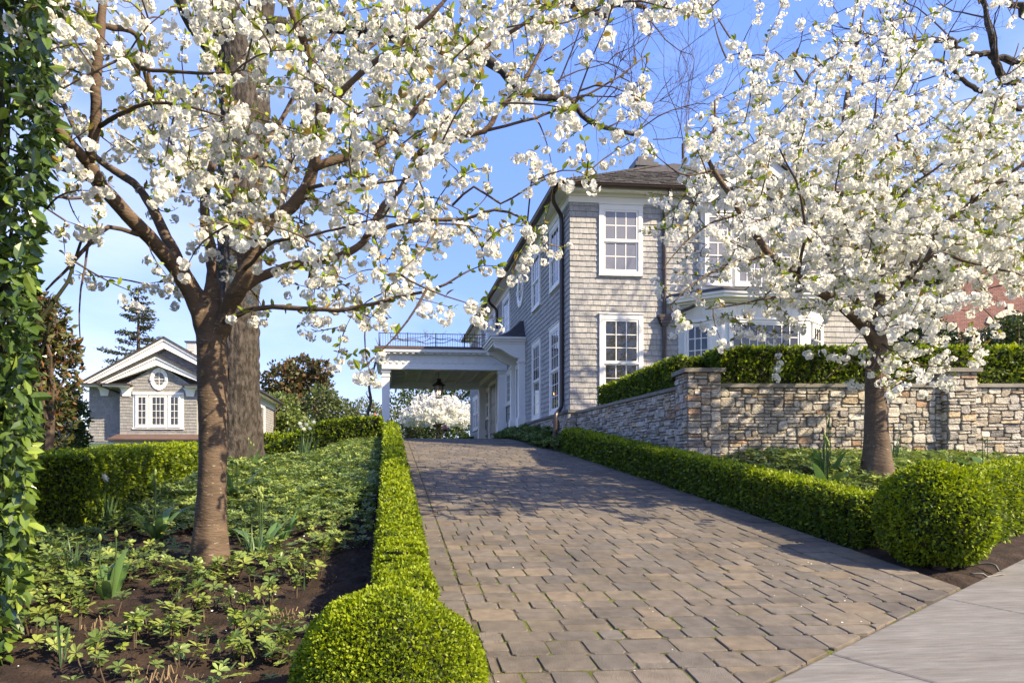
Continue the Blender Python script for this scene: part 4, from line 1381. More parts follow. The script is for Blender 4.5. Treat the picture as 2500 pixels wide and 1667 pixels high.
hedge('narrow low box hedge between the paved driveway and the left bed', [(.075, 3.05), (.075, 8), (.065, 18.9)], .30, zdf, lambda x, y: float(zd(y)) + .455 + .014 * sin(y * 5.1) + .01 * sin(y * 9.7), new_lit_top=.9, new_shade_side=.45)
hedge('box hedge along the sidewalk to the right of the clipped ball', [(5.12, 5.82), (10.4, 9.1)], .52, lambda x, y: float(zt(x, y)) - .02, lambda x, y: float(zside(x, y)) + .66, new_shade_side=.6)
hedge('wide dark box hedge left of the bed in front of the cottage', [(-3.12, 6.55), (-3.42, 11.9)], .78, zdf, lambda x, y: .09 + .05 * (y - 6.5), new_lit_top=.8, new_shade_side=.30)
hedge('swooping box hedge rising to the right at the back of the left bed', [(-3.7, 17.1), (-.18, 17.1)], .8, lambda x, y: float(zt(x, y)) - .03, lambda x, y: float(np.interp(x, [-3.7, -3.04, -2.68, -2.05, -1.42, -.9, 0], [.36, .40, .56, .88, 1.10, 1.16, 1.18])), new_lit_top=.6, new_shade_side=.2)
hedge('clipped hedge on top of the stone wall facing the street', [(5.25, 10.72), (12.4, 10.05)], .75, lambda x, y: 1.15, lambda x, y: 1.885, new_lit_top=.8, new_shade_side=.22)
hedge('clipped hedge on top of the wall running back to the house', [(4.88, 14.55), (5.00, 10.95)], .66, lambda x, y: 1.15, lambda x, y: 1.80 - .028 * (y - 10.9), new_lit_top=.8, new_shade_side=.22)
hedge('short flat box hedge in front of the cottage side wall', [(-4.4, 20.2), (-2.3, 20.2)], .6, lambda x, y: .5, lambda x, y: .89, new_shade_side=.5)
hedge('small box hedge at the far end of the driveway by the house', [(2.7, 33), (4.05, 33)], .8, lambda x, y: .8, lambda x, y: float(np.interp(x, [2.7, 3.6], [.95, 1.36])), new_shade_side=.3)

def box_ball(label, c, r, zmin, stem=None, new_lit_top=.95, new_shade_side=.55, cover=2.3):
    """rounded shrub cut off at zmin"""
    n = 1500
    i = np.arange(n) + .5
    ph = np.arccos(1 - 2 * i / n); th_ = pi * (1 + 5 ** .5) * i
    Nn = np.stack([np.cos(th_) * np.sin(ph), np.sin(th_) * np.sin(ph), np.cos(ph)], -1)
    c = np.asarray(c, float); r = np.asarray(r, float)
    Q = c + Nn * r
    NN = Nn / r; NN /= np.linalg.norm(NN, axis=1, keepdims=True)
    ok = Q[:, 2] > zmin
    # below the equator the sides drop straight
    A = np.full(n, 4 * pi * float(r.mean()) ** 2 / n)
    lv = MB()
    surf_leaves(lv, Q[ok], NN[ok], A[ok], cover, (new_shade_side + (new_lit_top - new_shade_side) * np.clip(Nn[:, 2], 0, 1))[ok]  , out=.6)
    th = empty('clipped_ball_shrub', (c[0], c[1], zmin), label, 'shrub', 'clipped box balls at the driveway mouth')
    obj('foliage', lv, M['hedge'], th)
    core = MB()
    nu, nv = 20, 12
    V, F = [], []
    for a in range(nv + 1):
        p = pi * a / nv
        for b_ in range(nu):
            q = 2 * pi * b_ / nu
            v = c + (r - .035) * np.array([cos(q) * sin(p), sin(q) * sin(p), cos(p)])
            v[2] = max(v[2], zmin - .03)
            V.append(v)
    F = [(a * nu + b_, a * nu + (b_ + 1) % nu, (a + 1) * nu + (b_ + 1) % nu, (a + 1) * nu + b_) for a in range(nv) for b_ in range(nu)]
    core.add(V, F); obj('branches', core, M['core'], th)
    if stem:
        b = MB(); b.tube(stem, np.linspace(.05, .035, len(stem)), 8); obj('stem', b, M['twig'], th)
    return th
box_ball('rounded box shrub at the near end of the narrow hedge beside the driveway', (.0, 2.80, -.90), (.395, .395, .395), -1.10)
box_ball('round box ball on a short stem next to the sidewalk', (4.46, 5.21, -.41), (.42, .42, .44), -.79, stem=[(4.40, 5.12, -.86), (4.38, 5.02, -.70), (4.37, 4.86, -.50)])

# ------------------------------------------------------------------ loose shrubs and trees
def crown_leaves(mb, blobs, L_, n, lo, hi, g=rng, tmpl=LEAF4, droop=.0, fill=.5, lump=3.0, width=1.0, mixc=None, mixf=0.0):
    """leaves in noisy ellipsoids: blobs (cx,cy,cz,rx,ry,rz)"""
    B = np.asarray(blobs, float)
    vol = (B[:, 3] * B[:, 4] * B[:, 5]) ** (2 / 3)
    cnt = g.multinomial(n, vol / vol.sum())
    for b, k in zip(B, cnt):
        u = rand_unit(k, g)
        rr = (fill + (1 - fill) * g.random(k)) ** .6
        P = b[:3] + u * b[3:] * rr[:, None] * (1 + .22 * vnoise(u * lump + b[:3])[:, None])
        # gaps: drop what falls in the hollows of the noise
        keep = vnoise(P * (1.6 / max(.35, b[3:].mean() * .45))) > -.42
        P = P[keep]; u = u[keep]; m = len(P)
        if m == 0: continue
        Yd = u * .5 + rand_unit(m, g) * .9 + np.array([0, 0, -droop])
        C = tints(m, lo, hi, g)
        if mixc is not None:
            s = g.random(m) < mixf
            C[s] = tints(int(s.sum()), *mixc, g=g)
        S = L_ * (.6 + .7 * g.random(m))
        scatter(mb, *tmpl, P, basis_y(Yd, g.random(m) * 2 * pi), np.stack([S * width, S, S], -1), C)
def limb(a, b_, n=6, wob=.08, g=rnd):
    a, b_ = np.asarray(a, float), np.asarray(b_, float)
    P = []
    for k in range(n):
        t = k / (n - 1)
        P.append(a + (b_ - a) * t + (np.array([g.uniform(-1, 1), g.uniform(-1, 1), g.uniform(-.3, 1)]) * wob * np.linalg.norm(b_ - a) * sin(pi * t)))
    return P
def leafy(name, label, cat, base, blobs, L_, n, lo, hi, mat='leaf', tr=.1, group=None, **kw):
    th = empty(name, base, label, cat, group)
    lv = MB(); crown_leaves(lv, blobs, L_, n, lo, hi, **kw)
    obj('crown', lv, M[mat], th)
    b = MB()
    B = sorted(blobs, key=lambda q: -q[2])
    top = np.array(B[0][:3])
    tp = limb(base, top, 7, .05)
    b.tube(tp, np.linspace(tr, tr * .3, 7), 7)
    for q in blobs:
        for k in range(3):
            e = np.array(q[:3]) + np.array([rnd.uniform(-.6, .6) * q[3], rnd.uniform(-.6, .6) * q[4], rnd.uniform(-.3, .8) * q[5]])
            s = tp[rnd.randrange(1, 5)]
            b.tube(limb(s, e, 5, .08), np.linspace(tr * .45, tr * .12, 5), 5)
    obj('trunk', b, M['twig'], th)
    return th
def blobs_at(Y, spec):
    """spec: photo ellipses (x, y, rx, ry, depth factor) turned into ellipsoids at depth Y"""
    out = []
    for x, y, rx, ry, dd in spec:
        c = at(x, y, Y + dd)
        k = (Y + dd) / PF * 1.02
        out.append((*c, rx * k, (rx + ry) * .5 * k, ry * k))
    return out
DG = ((.020, .040, .012), (.050, .085, .022))
MG = ((.045, .075, .018), (.10, .15, .035))
LG = ((.09, .14, .03), (.17, .22, .06))
leafy('magnolia_tree', 'bronze and green leaved magnolia beside the dark hedge at left', 'tree', at(110, 1060, 9.0), blobs_at(9.3, [(65, 760, 65, 90, 0), (110, 850, 58, 115, .2), (80, 960, 75, 85, 0), (150, 800, 28, 35, .3), (110, 725, 36, 40, 0)]), .10, 5200, (.045, .065, .018), (.11, .11, .035), mat='glossleaf', tr=.06, mixc=((.12, .055, .02), (.20, .10, .035)), mixf=.26, width=.8)
leafy('evergreen_shrub', 'dark evergreen shrub between the magnolia and the cottage', 'shrub', at(160, 1040, 15), blobs_at(15, [(155, 965, 38, 62, 0), (125, 1000, 45, 50, 0), (170, 1010, 28, 40, 0), (165, 920, 20, 26, 0)]), .10, 4500, *DG, tr=.05)
leafy('russet_tree', 'round tree with russet new leaves beyond the back hedge', 'tree', at(670, 1050, 52), blobs_at(52, [(650, 875, 48, 40, 0), (690, 850, 45, 30, 1), (655, 930, 55, 50, 0), (720, 905, 45, 50, 1), (743, 850, 18, 24, 0)]), .34, 7000, (.05, .065, .02), (.11, .10, .04), tr=.3, mixc=((.12, .065, .03), (.18, .095, .045)), mixf=.30)
leafy('pale_green_shrub', 'light green bushy shrub below the russet tree', 'shrub', at(650, 1050, 40), blobs_at(40, [(645, 945, 45, 40, 0), (660, 985, 60, 35, -1), (625, 975, 30, 30, 0)]), .22, 4800, *LG, tr=.08)
leafy('bushy_green_tree', 'mid green tree left of the carport column', 'tree', at(760, 1050, 44), blobs_at(44, [(740, 930, 42, 45, 0), (775, 955, 45, 45, 1), (720, 985, 45, 30, 0), (805, 985, 45, 40, 0)]), .22, 6000, (.06, .09, .025), (.13, .16, .05), tr=.12)
leafy('feathery_shrub', 'loose pale shrub next to the white carport column', 'shrub', at(850, 1050, 38), blobs_at(38, [(840, 950, 35, 35, 0), (860, 985, 35, 30, 0), (815, 1000, 40, 25, 0)]), .15, 3600, (.09, .12, .04), (.17, .19, .08), tr=.05)
leafy('tall_hedgerow', 'dark green screen of tall shrubs behind the small white tree', 'hedgerow', at(985, 1020, 58), blobs_at(58, [(920, 960, 55, 60, 0), (1000, 950, 60, 55, 1), (1065, 930, 45, 60, 0), (960, 905, 45, 30, 2), (1050, 890, 40, 30, 1), (1020, 990, 60, 30, 0)]), .26, 9000, (.018, .038, .012), (.075, .115, .03), tr=.1)
leafy('bamboo_clump', 'upright green stems left of the small white tree', 'shrub', at(930, 1020, 50), blobs_at(50, [(925, 980, 35, 45, 0), (950, 975, 20, 45, 0)]), .2, 2200, (.06, .08, .025), (.12, .14, .05), tr=.05, droop=-.8)
# neighbours' planting behind the clipped hedge
leafy('rhododendron', 'glossy dark round evergreen against the neighbouring brick house', 'shrub', at(2140, 860, 13.2), blobs_at(13.2, [(2140, 770, 50, 45, 0), (2105, 790, 40, 35, 0), (2165, 790, 35, 30, 0)]), .075, 3600, (.014, .030, .010), (.045, .075, .022), mat='glossleaf', tr=.04)
leafy('holly_tree', 'dark evergreen tree rising behind the right blossoming trunk', 'tree', at(2110, 860, 16), blobs_at(16, [(2130, 690, 50, 60, 0), (2080, 640, 45, 70, 0), (2150, 640, 40, 60, 0)]), .09, 4200, (.014, .030, .010), (.045, .075, .022), mat='glossleaf', tr=.09)
nh = empty('laurel_row', at(2280, 850, 13.6), 'row of young staked laurels behind the clipped hedge', 'hedge')
b = MB(); crown_leaves(b, blobs_at(13.6, [(2215, 785, 35, 28, 0), (2265, 780, 40, 32, 0), (2310, 765, 40, 40, 0), (2352, 755, 45, 48, 0), (2420, 760, 60, 45, 0)]), .09, 5200, (.035, .06, .015), (.11, .15, .03), fill=.3, width=.8); obj('foliage', b, M['glossleaf'], nh)
for k, xx in enumerate((2198, 2228, 2262, 2302, 2340)):
    p = at(xx, 745 + rnd.uniform(-4, 14), 13.35)
    b = MB(); b.tube([(p[0] + rnd.uniform(-.03, .03), 13.35, 1.1), p], [.014, .012], 6)
    obj('stake', b, M['stake'], label=['short wooden stake nearest the plank door', 'wooden stake in front of the small arched window', 'wooden stake left of the stone arch', 'wooden stake below the stone arch', 'wooden stake nearest the right picture edge'][k], cat='stake', group='stakes in the laurel row')
# low mass far off
b = MB(); crown_leaves(b, [(x, 95 + rnd.uniform(-8, 8), rnd.uniform(1, 3), 9, 6, rnd.uniform(3, 5.2)) for x in range(-95, 120, 8)], .9, 16000, (.03, .05, .02), (.08, .11, .04)); obj('treeline', b, M['leaf'], kind='stuff', label='far off line of trees behind the gardens', cat='trees')

# conifer behind the cottage
cb = at(315, 1000, 62); ct = at(318, 655, 62)
con = empty('conifer', (cb[0], 62, .8), 'tall sparse conifer rising behind the cottage roof', 'tree')
b = MB(); b.tube([(cb[0], 62, .8), (cb[0] + .1, 62, 8), ct], [.32, .2, .03], 8); obj('trunk', b, M['twig'], con)
bt = MB(); lf = MB()
Hh = ct[2]
for k in range(120):
    f = rnd.random() ** .8
    z = 3.0 + (Hh - 3.2) * f
    Lb = (1 - f) ** .75 * 4.4 * rnd.uniform(.45, 1.15) + .25
    a = rnd.random() * 2 * pi
    d = np.array([cos(a), sin(a), 0])
    pts = [np.array([cb[0] + .1, 62, z]) + d * Lb * t + np.array([0, 0, -.22 * Lb * t + .30 * Lb * t * t]) for t in np.linspace(0, 1, 6)]
    bt.tube(pts, np.linspace(.05, .012, 6), 5)
    m = int(18 + 30 * Lb)
    t = rng.random(m) ** .7 * .85 + .15
    Pc = np.stack([np.interp(t, np.linspace(0, 1, 6), [p[q] for p in pts]) for q in range(3)], -1) + rng.normal(size=(m, 3)) * np.array([.15, .15, .07])
    scatter(lf, *LEAF4, Pc, basis_y(d + rand_unit(m) * .8 + np.array([0, 0, -.3]), rng.random(m) * 6.3), .20 * (.6 + .8 * rng.random(m)), tints(m, (.030, .045, .022), (.075, .09, .045)))
obj('branch', bt, M['twig'], con, kind='stuff'); obj('needles', lf, M['leaf'], con, kind='stuff')

# ------------------------------------------------------------------ bare trees
def grow_bare(b, p, d, L_, r, depth, g, up=.10, spread=.75):
    n = 5
    P = [np.asarray(p, float)]
    d = np.asarray(d, float) / np.linalg.norm(d)
    for k in range(n):
        d = d + np.array([g.gauss(0, .22), g.gauss(0, .22), g.gauss(0, .2) + up * .4])
        d /= np.linalg.norm(d)
        P.append(P[-1] + d * L_ / n)
    b.tube(P, np.linspace(r, r * .5, n + 1), 5 if r < .02 else 7, cap=False)
    if depth <= 0: return
    for k in range(g.choice((3, 4)) if depth > 1 else 3):
        i = g.randrange(2, n + 1)
        dd = (P[i] - P[i - 1]) / np.linalg.norm(P[i] - P[i - 1])
        nd = dd + np.array([g.gauss(0, spread), g.gauss(0, spread), g.gauss(0, spread) + up])
        grow_bare(b, P[i], nd, L_ * g.uniform(.5, .8), r * .5, depth - 1, g, up, spread)
def crm(pts, step=.12):
    """smooth resample of a polyline"""
    P = np.asarray(pts, float)
    if len(P) < 3:
        n = max(2, int(np.linalg.norm(P[-1] - P[0]) / step)); return P[0] + (P[-1] - P[0]) * np.linspace(0, 1, n)[:, None]
    Q = np.vstack([2 * P[0] - P[1], P, 2 * P[-1] - P[-2]])
    out = []
    for i in range(1, len(Q) - 2):
        n = max(2, int(np.linalg.norm(Q[i + 1] - Q[i]) / step))
        for t in np.arange(n) / n:
            a, b_, c, d = Q[i - 1], Q[i], Q[i + 1], Q[i + 2]
            out.append(.5 * (2 * b_ + (c - a) * t + (2 * a - 5 * b_ + 4 * c - d) * t * t + (-a + 3 * b_ - 3 * c + d) * t ** 3))
    out.append(P[-1])
    return np.array(out)
def trunk_mesh(b, pts, rad, sides=28, amp=.05, fs=3.0, fz=1.0, step=.06, flare=0.0, ridge=0.0):
    P = crm(pts, step)
    L0 = np.linspace(0, 1, len(P))
    Rr = np.interp(L0, np.linspace(0, 1, len(rad)), rad)
    V, F = tube_vf(P, Rr, sides)
    V = V.reshape(len(P), sides, 3)
    ctr = P[:, None, :]
    D = V - ctr
    nrm = D / (np.linalg.norm(D, axis=-1, keepdims=True) + 1e-9)
    q = np.concatenate([nrm[..., :2] * fs, np.broadcast_to(P[:, None, 2:3] * fz, nrm.shape[:2] + (1,))], -1)
    dis = amp * fbm(q, 3)
    if ridge: dis = dis + ridge * np.abs(vnoise(np.concatenate([nrm[..., :2] * 13 + .4 * nrm[..., 1:2], np.broadcast_to(P[:, None, 2:3] * 5.0, nrm.shape[:2] + (1,))], -1)))
    if flare:
        h = (P[:, 2] - P[0, 2])[:, None]
        lob = .6 + .4 * np.cos(5 * np.arctan2(nrm[..., 1], nrm[..., 0]) + 1.0)
        dis = dis + flare * np.exp(-h / .30) * lob / Rr[:, None]
    V = ctr + D * (1 + dis[..., None])
    b.bulk(V.reshape(-1, 3), F)
    b.f.append([b.n - len(P) * sides + i for i in range(sides)][::-1]); b.f.append([b.n - sides + i for i in range(sides)])
    return P
# the big old tree behind the left blossoming tree
old = empty('old_tree', (-2.6, 12.5, .0), 'huge old bare tree with furrowed grey bark behind the blossoming trunk', 'tree')
b = MB()
trunk_mesh(b, [(-2.74, 12.5, -.25), (-2.70, 12.5, .6), (-2.68, 12.5, 2.4), at(556, 420, 12.5), at(562, 240, 12.6), at(548, 90, 12.7)], [.46, .375, .335, .36, .42, .40], 110, .05, 1.6, .7, .03, flare=.26, ridge=.13)
b.tube(crm([(-2.72, 12.45, 1.5), (-2.86, 12.35, .9), (-3.05, 12.25, .35), (-3.42, 12.15, -.25)], .06), np.linspace(.18, .27, len(crm([(-2.72, 12.45, 1.5), (-2.86, 12.35, .9), (-3.05, 12.25, .35), (-3.42, 12.15, -.25)], .06))), 14)
obj('trunk', b, M['oldbark'], old, smooth=True)
g2 = random.Random(3)
for pts, r0, r1 in (([at(535, 130, 12.65), at(512, 70, 12.5), at(530, -20, 12.4), at(540, -140, 12.3)], .22, .14),
                    ([at(575, 130, 12.65), at(600, 20, 12.6), at(610, -150, 12.8)], .26, .15),
                    ([at(505, 130, 12.5), at(440, 60, 12.0), at(400, -40, 11.6)], .13, .07),
                    ([at(600, 60, 12.6), at(760, 60, 12.4), at(900, 80, 12.2), at(1060, 110, 12.0), at(1154, 163, 11.9), at(1184, 204, 11.9), at(1235, 224, 11.9), at(1306, 228, 12.0), at(1337, 265, 12.0), at(1378, 289, 12.1), at(1456, 308, 12.2)], .15, .035),
                    ([at(610, -40, 12.8), at(850, -110, 12.4), at(1150, -60, 12.2), at(1351, 27, 12.2), at(1388, 37, 12.2), at(1399, 14, 12.2), at(1439, 10, 12.2), at(1480, 17, 12.3), at(1494, 48, 12.3)], .15, .04)):
    b = MB()
    P = crm(pts, .2)
    b.tube(P, np.linspace(r0, r1, len(P)) * (1 + .12 * np.sin(np.arange(len(P)) * 1.7)), 10)
    obj('limb', b, M['oldbark'], old, smooth=True)
tw = MB()
for x, y, dx, dy, L_, r in ((1235, 224, .4, .5, 1.5, .03), (1280, 200, .5, .8, 1.6, .028), (1306, 228, .7, .3, 1.4, .028), (1400, 290, .6, .5, 1.4, .022), (1456, 308, .9, .35, 1.3, .025), (1456, 308, .8, .8, 1.4, .02), (1340, 262, .9, .9, 1.3, .02),
                            (1399, 20, -.2, -.9, 1.2, .02), (1494, 48, -.3, -.9, 1.3, .02), (1494, 48, .5, -.7, 1.2, .02), (1439, 12, .1, -1, 1.2, .018), (1480, 17, .6, .4, 1.3, .02), (1200, 205, .2, 1, 1.2, .02),
                            (1500, 320, .9, .1, 1.2, .016), (300, 60, -.6, .6, 1.6, .03), (250, 120, -.8, .2, 1.5, .025), (1250, 140, .8, .6, 1.2, .02), (1320, 150, .8, .2, 1.2, .018)):
    grow_bare(tw, at(x, y, 12.1), (dx, rnd.uniform(-.3, .3), dy), L_, r * .62, 3, g2, up=.05, spread=.55)
obj('twigs', tw, M['twig'], old, kind='stuff')
# bare street tree at the right edge
rt = empty('bare_tree', (15.4, 12.0, 0), 'bare twisted tree rising above the right blossoming tree', 'tree')
b = MB(); trunk_mesh(b, [(15.4, 12, -.5), (15.3, 12, 3), at(2440, 250, 12), at(2400, 60, 12)], [.3, .26, .22, .15], 20, .06, 2, .8, .2); obj('trunk', b, M['oldbark'], rt, smooth=True)
for pts, r0 in (([at(2430, 230, 12), at(2330, 190, 11.8), at(2290, 150, 11.7), at(2262, 20, 11.7), at(2230, -30, 11.7)], .10), ([at(2440, 260, 12), at(2330, 145, 11.8), at(2290, 130, 11.8), at(2230, 122, 11.6), at(2190, 95, 11.5), at(2090, 95, 11.5)], .085),
                ([at(2440, 270, 12), at(2300, 230, 11.5), at(2210, 185, 11.5), at(2190, 150, 11.5), at(2140, 138, 11.4)], .075), ([at(2400, 60, 12), at(2340, 20, 12.1), at(2300, -20, 12.2)], .10), ([at(2440, 250, 12), at(2400, 330, 11.6), at(2280, 345, 11.4), at(2230, 325, 11.3)], .07)):
    P = crm(pts, .12)
    b = MB(); b.tube(P + rng.normal(size=P.shape) * .025, np.linspace(r0, r0 * .35, len(P)), 8); obj('limb', b, M['oldbark'], rt)
tw = MB(); g3 = random.Random(8)
for x, y, dx, dy in ((2262, 40, -.7, .5), (2250, 10, -.3, .9), (2230, -20, .2, .9), (2230, 122, -.9, .2), (2190, 95, -.8, .6), (2140, 138, -.9, -.2), (2140, 138, -.5, -.7), (2190, 150, -.6, -.6), (2090, 95, -.8, .3), (2090, 95, -.7, -.5), (2290, 150, -.4, .8), (2340, 20, -.4, .8), (2210, 185, -.8, -.4), (2320, 60, .2, .8), (2180, 180, -.7, .1), (2230, 325, -.8, .3)):
    grow_bare(tw, at(x, y, 11.6), (dx, rnd.uniform(-.3, .3), dy), 1.15, .016, 3, g3, up=.1, spread=.7)
obj('twigs', tw, M['twig'], rt, kind='stuff')
# a slim bare tree behind the house corner, between the two crowns
b = MB(); g4 = random.Random(21)
e0 = np.array(at(1555, 460, 24))
sl_ = empty('slim_bare_tree', (e0[0], 24, 6.5), 'fine twigs of a bare tree above the house roof', 'tree')
for k in range(4): grow_bare(b, at(1570, 330 + k * 12, 24), (g4.uniform(-.35, .45), 0, 1), 3.0, .018, 3, g4, up=.25, spread=.45)
b.tube([(e0[0], 24, 6.5), at(1570, 380, 24), at(1568, 330, 24)], [.08, .06, .04], 6)
obj('trunk', b, M['twig'], sl_)
# ------------------------------------------------------------------ blossoming trees
def flower_tmpl(inner):
    V = [(0, 0, 0)]; F = []; G = [(.80, .80, .62)]
    for k in range(8):
        a = k * pi / 4
        r_, z = ((1.0, .30), (.88, .44))[k % 2]
        V.append((r_ * cos(a), r_ * sin(a), z)); G.append((1, 1, 1))
    F += [(0, 1 + k, 1 + (k + 1) % 8) for k in range(8)]
    if inner:
        V.append((0, 0, .05)); G.append((.86, .86, .72)); o = len(V)
        for k in range(4):
            a = k * pi / 2 + .5
            V.append((.55 * cos(a), .55 * sin(a), .42)); G.append((1, 1, 1))
        F += [(o - 1, o + k, o + (k + 1) % 4) for k in range(4)]
    return np.array(V), np.array(F), np.array(G)
FL_A = flower_tmpl(True); FL_B = flower_tmpl(False)
def density(grid, x0, y0, step=100.0):
    Gd = np.asarray(grid, float) / 9
    def f(x, y):
        u = np.clip((np.asarray(x) - x0) / step - .5, 0, Gd.shape[1] - 1.001); v = np.clip((np.asarray(y) - y0) / step - .5, 0, Gd.shape[0] - 1.001)
        i = np.floor(u).astype(int); j = np.floor(v).astype(int); a = u - i; b_ = v - j
        return (Gd[j, i] * (1 - a) + Gd[j, i + 1] * a) * (1 - b_) + (Gd[j + 1, i] * (1 - a) + Gd[j + 1, i + 1] * a) * b_
    return f
def blend(name, mb, mat, parent, vox, amp):
    """fuse trunk and limb tubes into one smooth skin, then roughen it"""
    me = mb.mesh(name)
    t = bpy.data.objects.new('skin_work', me); COL.objects.link(t)
    m = t.modifiers.new('r', 'REMESH'); m.mode = 'VOXEL'; m.voxel_size = vox
    m = t.modifiers.new('s', 'SMOOTH'); m.factor = .6; m.iterations = 9
    dg = bpy.context.evaluated_depsgraph_get(); dg.update()
    ev = t.evaluated_get(dg).to_mesh()
    n = len(ev.vertices); V = np.zeros(n * 3, np.float32); ev.vertices.foreach_get('co', V); V = V.reshape(-1, 3).astype(float)
    Nn = np.zeros(n * 3, np.float32); ev.vertex_normals.foreach_get('vector', Nn); Nn = Nn.reshape(-1, 3)
    F = [tuple(p.vertices) for p in ev.polygons]
    bpy.data.objects.remove(t)
    q = V * np.array([5, 5, 14.0])
    V = V + Nn * (amp * fbm(q, 2) + amp * 1.2 * fbm(V * 6.0 + 9, 2))[:, None]
    b = MB(); b.add(V, F)
    return obj(name, b, mat, parent, smooth=True)
def blossom_tree(th, limbs, bark, dens, xr, yr, depth, nsprig, maxtwig, fsize, tmpl, nfl, g, leafprob=.55, csp=.068, skin=None, leafy=()):
    """limbs: (name, points, r0, r1); sprays of blossom are hung where the crown is dense and each joined to the nearest wood"""
    nodes, tang, nrad = [], [], []
    for nm, pts, r0, r1 in limbs:
        P = crm(pts, .08)
        k = len(P)
        wob = np.cumsum(g.normal(size=(k, 3)), 0) * .004
        P = P + (wob - np.linspace(0, 1, k)[:, None] * wob[-1])
        rr = np.linspace(1, 0, k) ** .8 * (r0 - r1) + r1
        rr = rr * (1 + .05 * g.normal(size=k))
        big = rr > .028
        if r0 > .04:
            nb_ = max(3, int(big.sum()))
            skin.tube(P[:nb_], rr[:nb_], 14)
            if k - nb_ > 3:
                b = MB(); b.tube(P[nb_ - 1:], rr[nb_ - 1:], 9); obj(nm, b, bark, th, smooth=True)
        else:
            b = MB(); b.tube(P, rr, 8); obj(nm, b, bark if r0 > .02 else M['twig'], th, smooth=True)
        nodes.append(P); T = np.gradient(P, axis=0); tang.append(T / np.linalg.norm(T, axis=1, keepdims=True)); nrad.append(rr)
    leafn = [nodes[i] for i in leafy]
    nodes = np.concatenate(nodes); tang = np.concatenate(tang); nrad = np.concatenate(nrad)
    ok = nrad < .055
    nodes, tang = nodes[ok], tang[ok]
    # where the sprays go
    tg = []
    while len(tg) < nsprig:
        x = g.uniform(*xr, 4000); y = g.uniform(*yr, 4000)
        p = dens(x, y) ** 1.25
        kx = g.random(4000) < p
        for xx, yy in zip(x[kx], y[kx]):
            tg.append(at(xx, yy, depth(xx, yy, g)))
    tg = np.array(tg[:nsprig])
    d0 = np.array([np.min(np.linalg.norm(nodes - t, axis=1)) for t in tg])
    order = np.argsort(d0)
    cap = len(nodes) + nsprig * 8
    NO = np.zeros((cap, 3)); TA = np.zeros((cap, 3)); NO[:len(nodes)] = nodes; TA[:len(nodes)] = tang; cnt = len(nodes)
    tw = MB(); CP = []; CN = []; LP = []; LD = []
    for q in order:
        t = tg[q]
        dd = np.linalg.norm(NO[:cnt] - t, axis=1)
        # prefer wood below and inside the spray
        j = int(np.argmin(dd + .35 * np.maximum(0, NO[:cnt, 2] - t[2])))
        L_ = dd[j]
        if L_ > maxtwig: continue
        a = NO[j]
        m = a + (t - a) * .5 + TA[j] * L_ * .16 + np.array([0, 0, .10 * L_]) + g.normal(size=3) * .05 * L_
        k = max(4, int(L_ / .07))
        s = np.linspace(0, 1, k)[:, None]
        P = (1 - s) ** 2 * a + 2 * s * (1 - s) * m + s * s * t
        tip = P[-1] + (P[-1] - P[-2]) / np.linalg.norm(P[-1] - P[-2]) * .06
        P = np.vstack([P, tip])
        r0 = np.clip(.0032 + .009 * L_, .0035, .013)
        V, F = tube_vf(P, np.linspace(r0, .0022, len(P)), 5); tw.bulk(V, F)
        e = min(len(P) - 1, 14)
        NO[cnt:cnt + e] = P[1:1 + e] if len(P) - 1 <= 14 else P[-e:]
        T = np.gradient(P, axis=0); T /= np.linalg.norm(T, axis=1, keepdims=True) + 1e-9
        TA[cnt:cnt + e] = T[1:1 + e] if len(P) - 1 <= 14 else T[-e:]
        cnt += e
        nc = g.integers(2, 6)
        for c in range(nc):
            f = len(P) - 1 - c * csp / max(.03, L_ / k)
            if f < 1: break
            i = int(f)
            cp = P[i] + g.normal(size=3) * .022 + np.array([0, 0, -.035 - .03 * g.random()])
            CP.append(cp)
        if g.random() < leafprob:
            for c in range(g.integers(5, 10)):
                i = g.integers(max(1, len(P) - 4), len(P))
                LP.append(P[i]); dv = T[i] * .6 + g.normal(size=3) * .6 + np.array([0, 0, .30]); LD.append(dv)
    obj('twigs', tw, M['twig'], th, kind='stuff')
    CP = np.array(CP)
    n = len(CP)
    cnt_ = g.integers(int(nfl * .7), int(nfl * 1.3) + 1, n)
    idx = np.repeat(np.arange(n), cnt_)
    u = rand_unit(len(idx), g); u[:, 2] = u[:, 2] * .8 - .12
    rr = (.62 + .38 * g.random(len(idx))) * (.046 * (.70 + .6 * g.random(n)))[idx] * fsize / .024
    FP = CP[idx] + u * rr[:, None]
    Nn = u + rand_unit(len(idx), g) * .45
    base = (.86 + .05 * g.random((n, 1)))[idx]
    C = base * np.array([[1.0, .995, .975]]) * (1 + .05 * (g.random((len(idx), 1)) - .5))
    fl = MB()
    scatter(fl, tmpl[0], tmpl[1], FP, rot_basis(Nn, g.random(len(idx)) * 6.3), fsize * (.65 + .7 * g.random(len(idx))), np.clip(C, 0, .92), tmpl[2])
    obj('blossom', fl, M['petal'], th, kind='stuff')
    for P in leafn:
        for p in P[len(P) // 4:]:
            for c in range(g.integers(1, 4)):
                LP.append(p); LD.append(g.normal(size=3) * .8 + np.array([.3, 0, .1]))
    LP = np.array(LP); LD = np.array(LD)
    lf = MB(); m = len(LP)
    Cl = tints(m, (.16, .24, .02), (.29, .36, .04), g)
    s = g.random(m) < .22
    Cl[s] = tints(int(s.sum()), (.20, .14, .03), (.30, .20, .05), g)
    S = (.045 + .035 * g.random(m)) * (1.0 if fsize > .02 else .95)
    scatter(lf, *LEAF6, LP, basis_y(LD, g.random(m) * 6.3), np.stack([S * .95, S, S], -1), Cl)
    obj('leaves', lf, M['leaf'], th, kind='stuff')
    return n, len(idx)

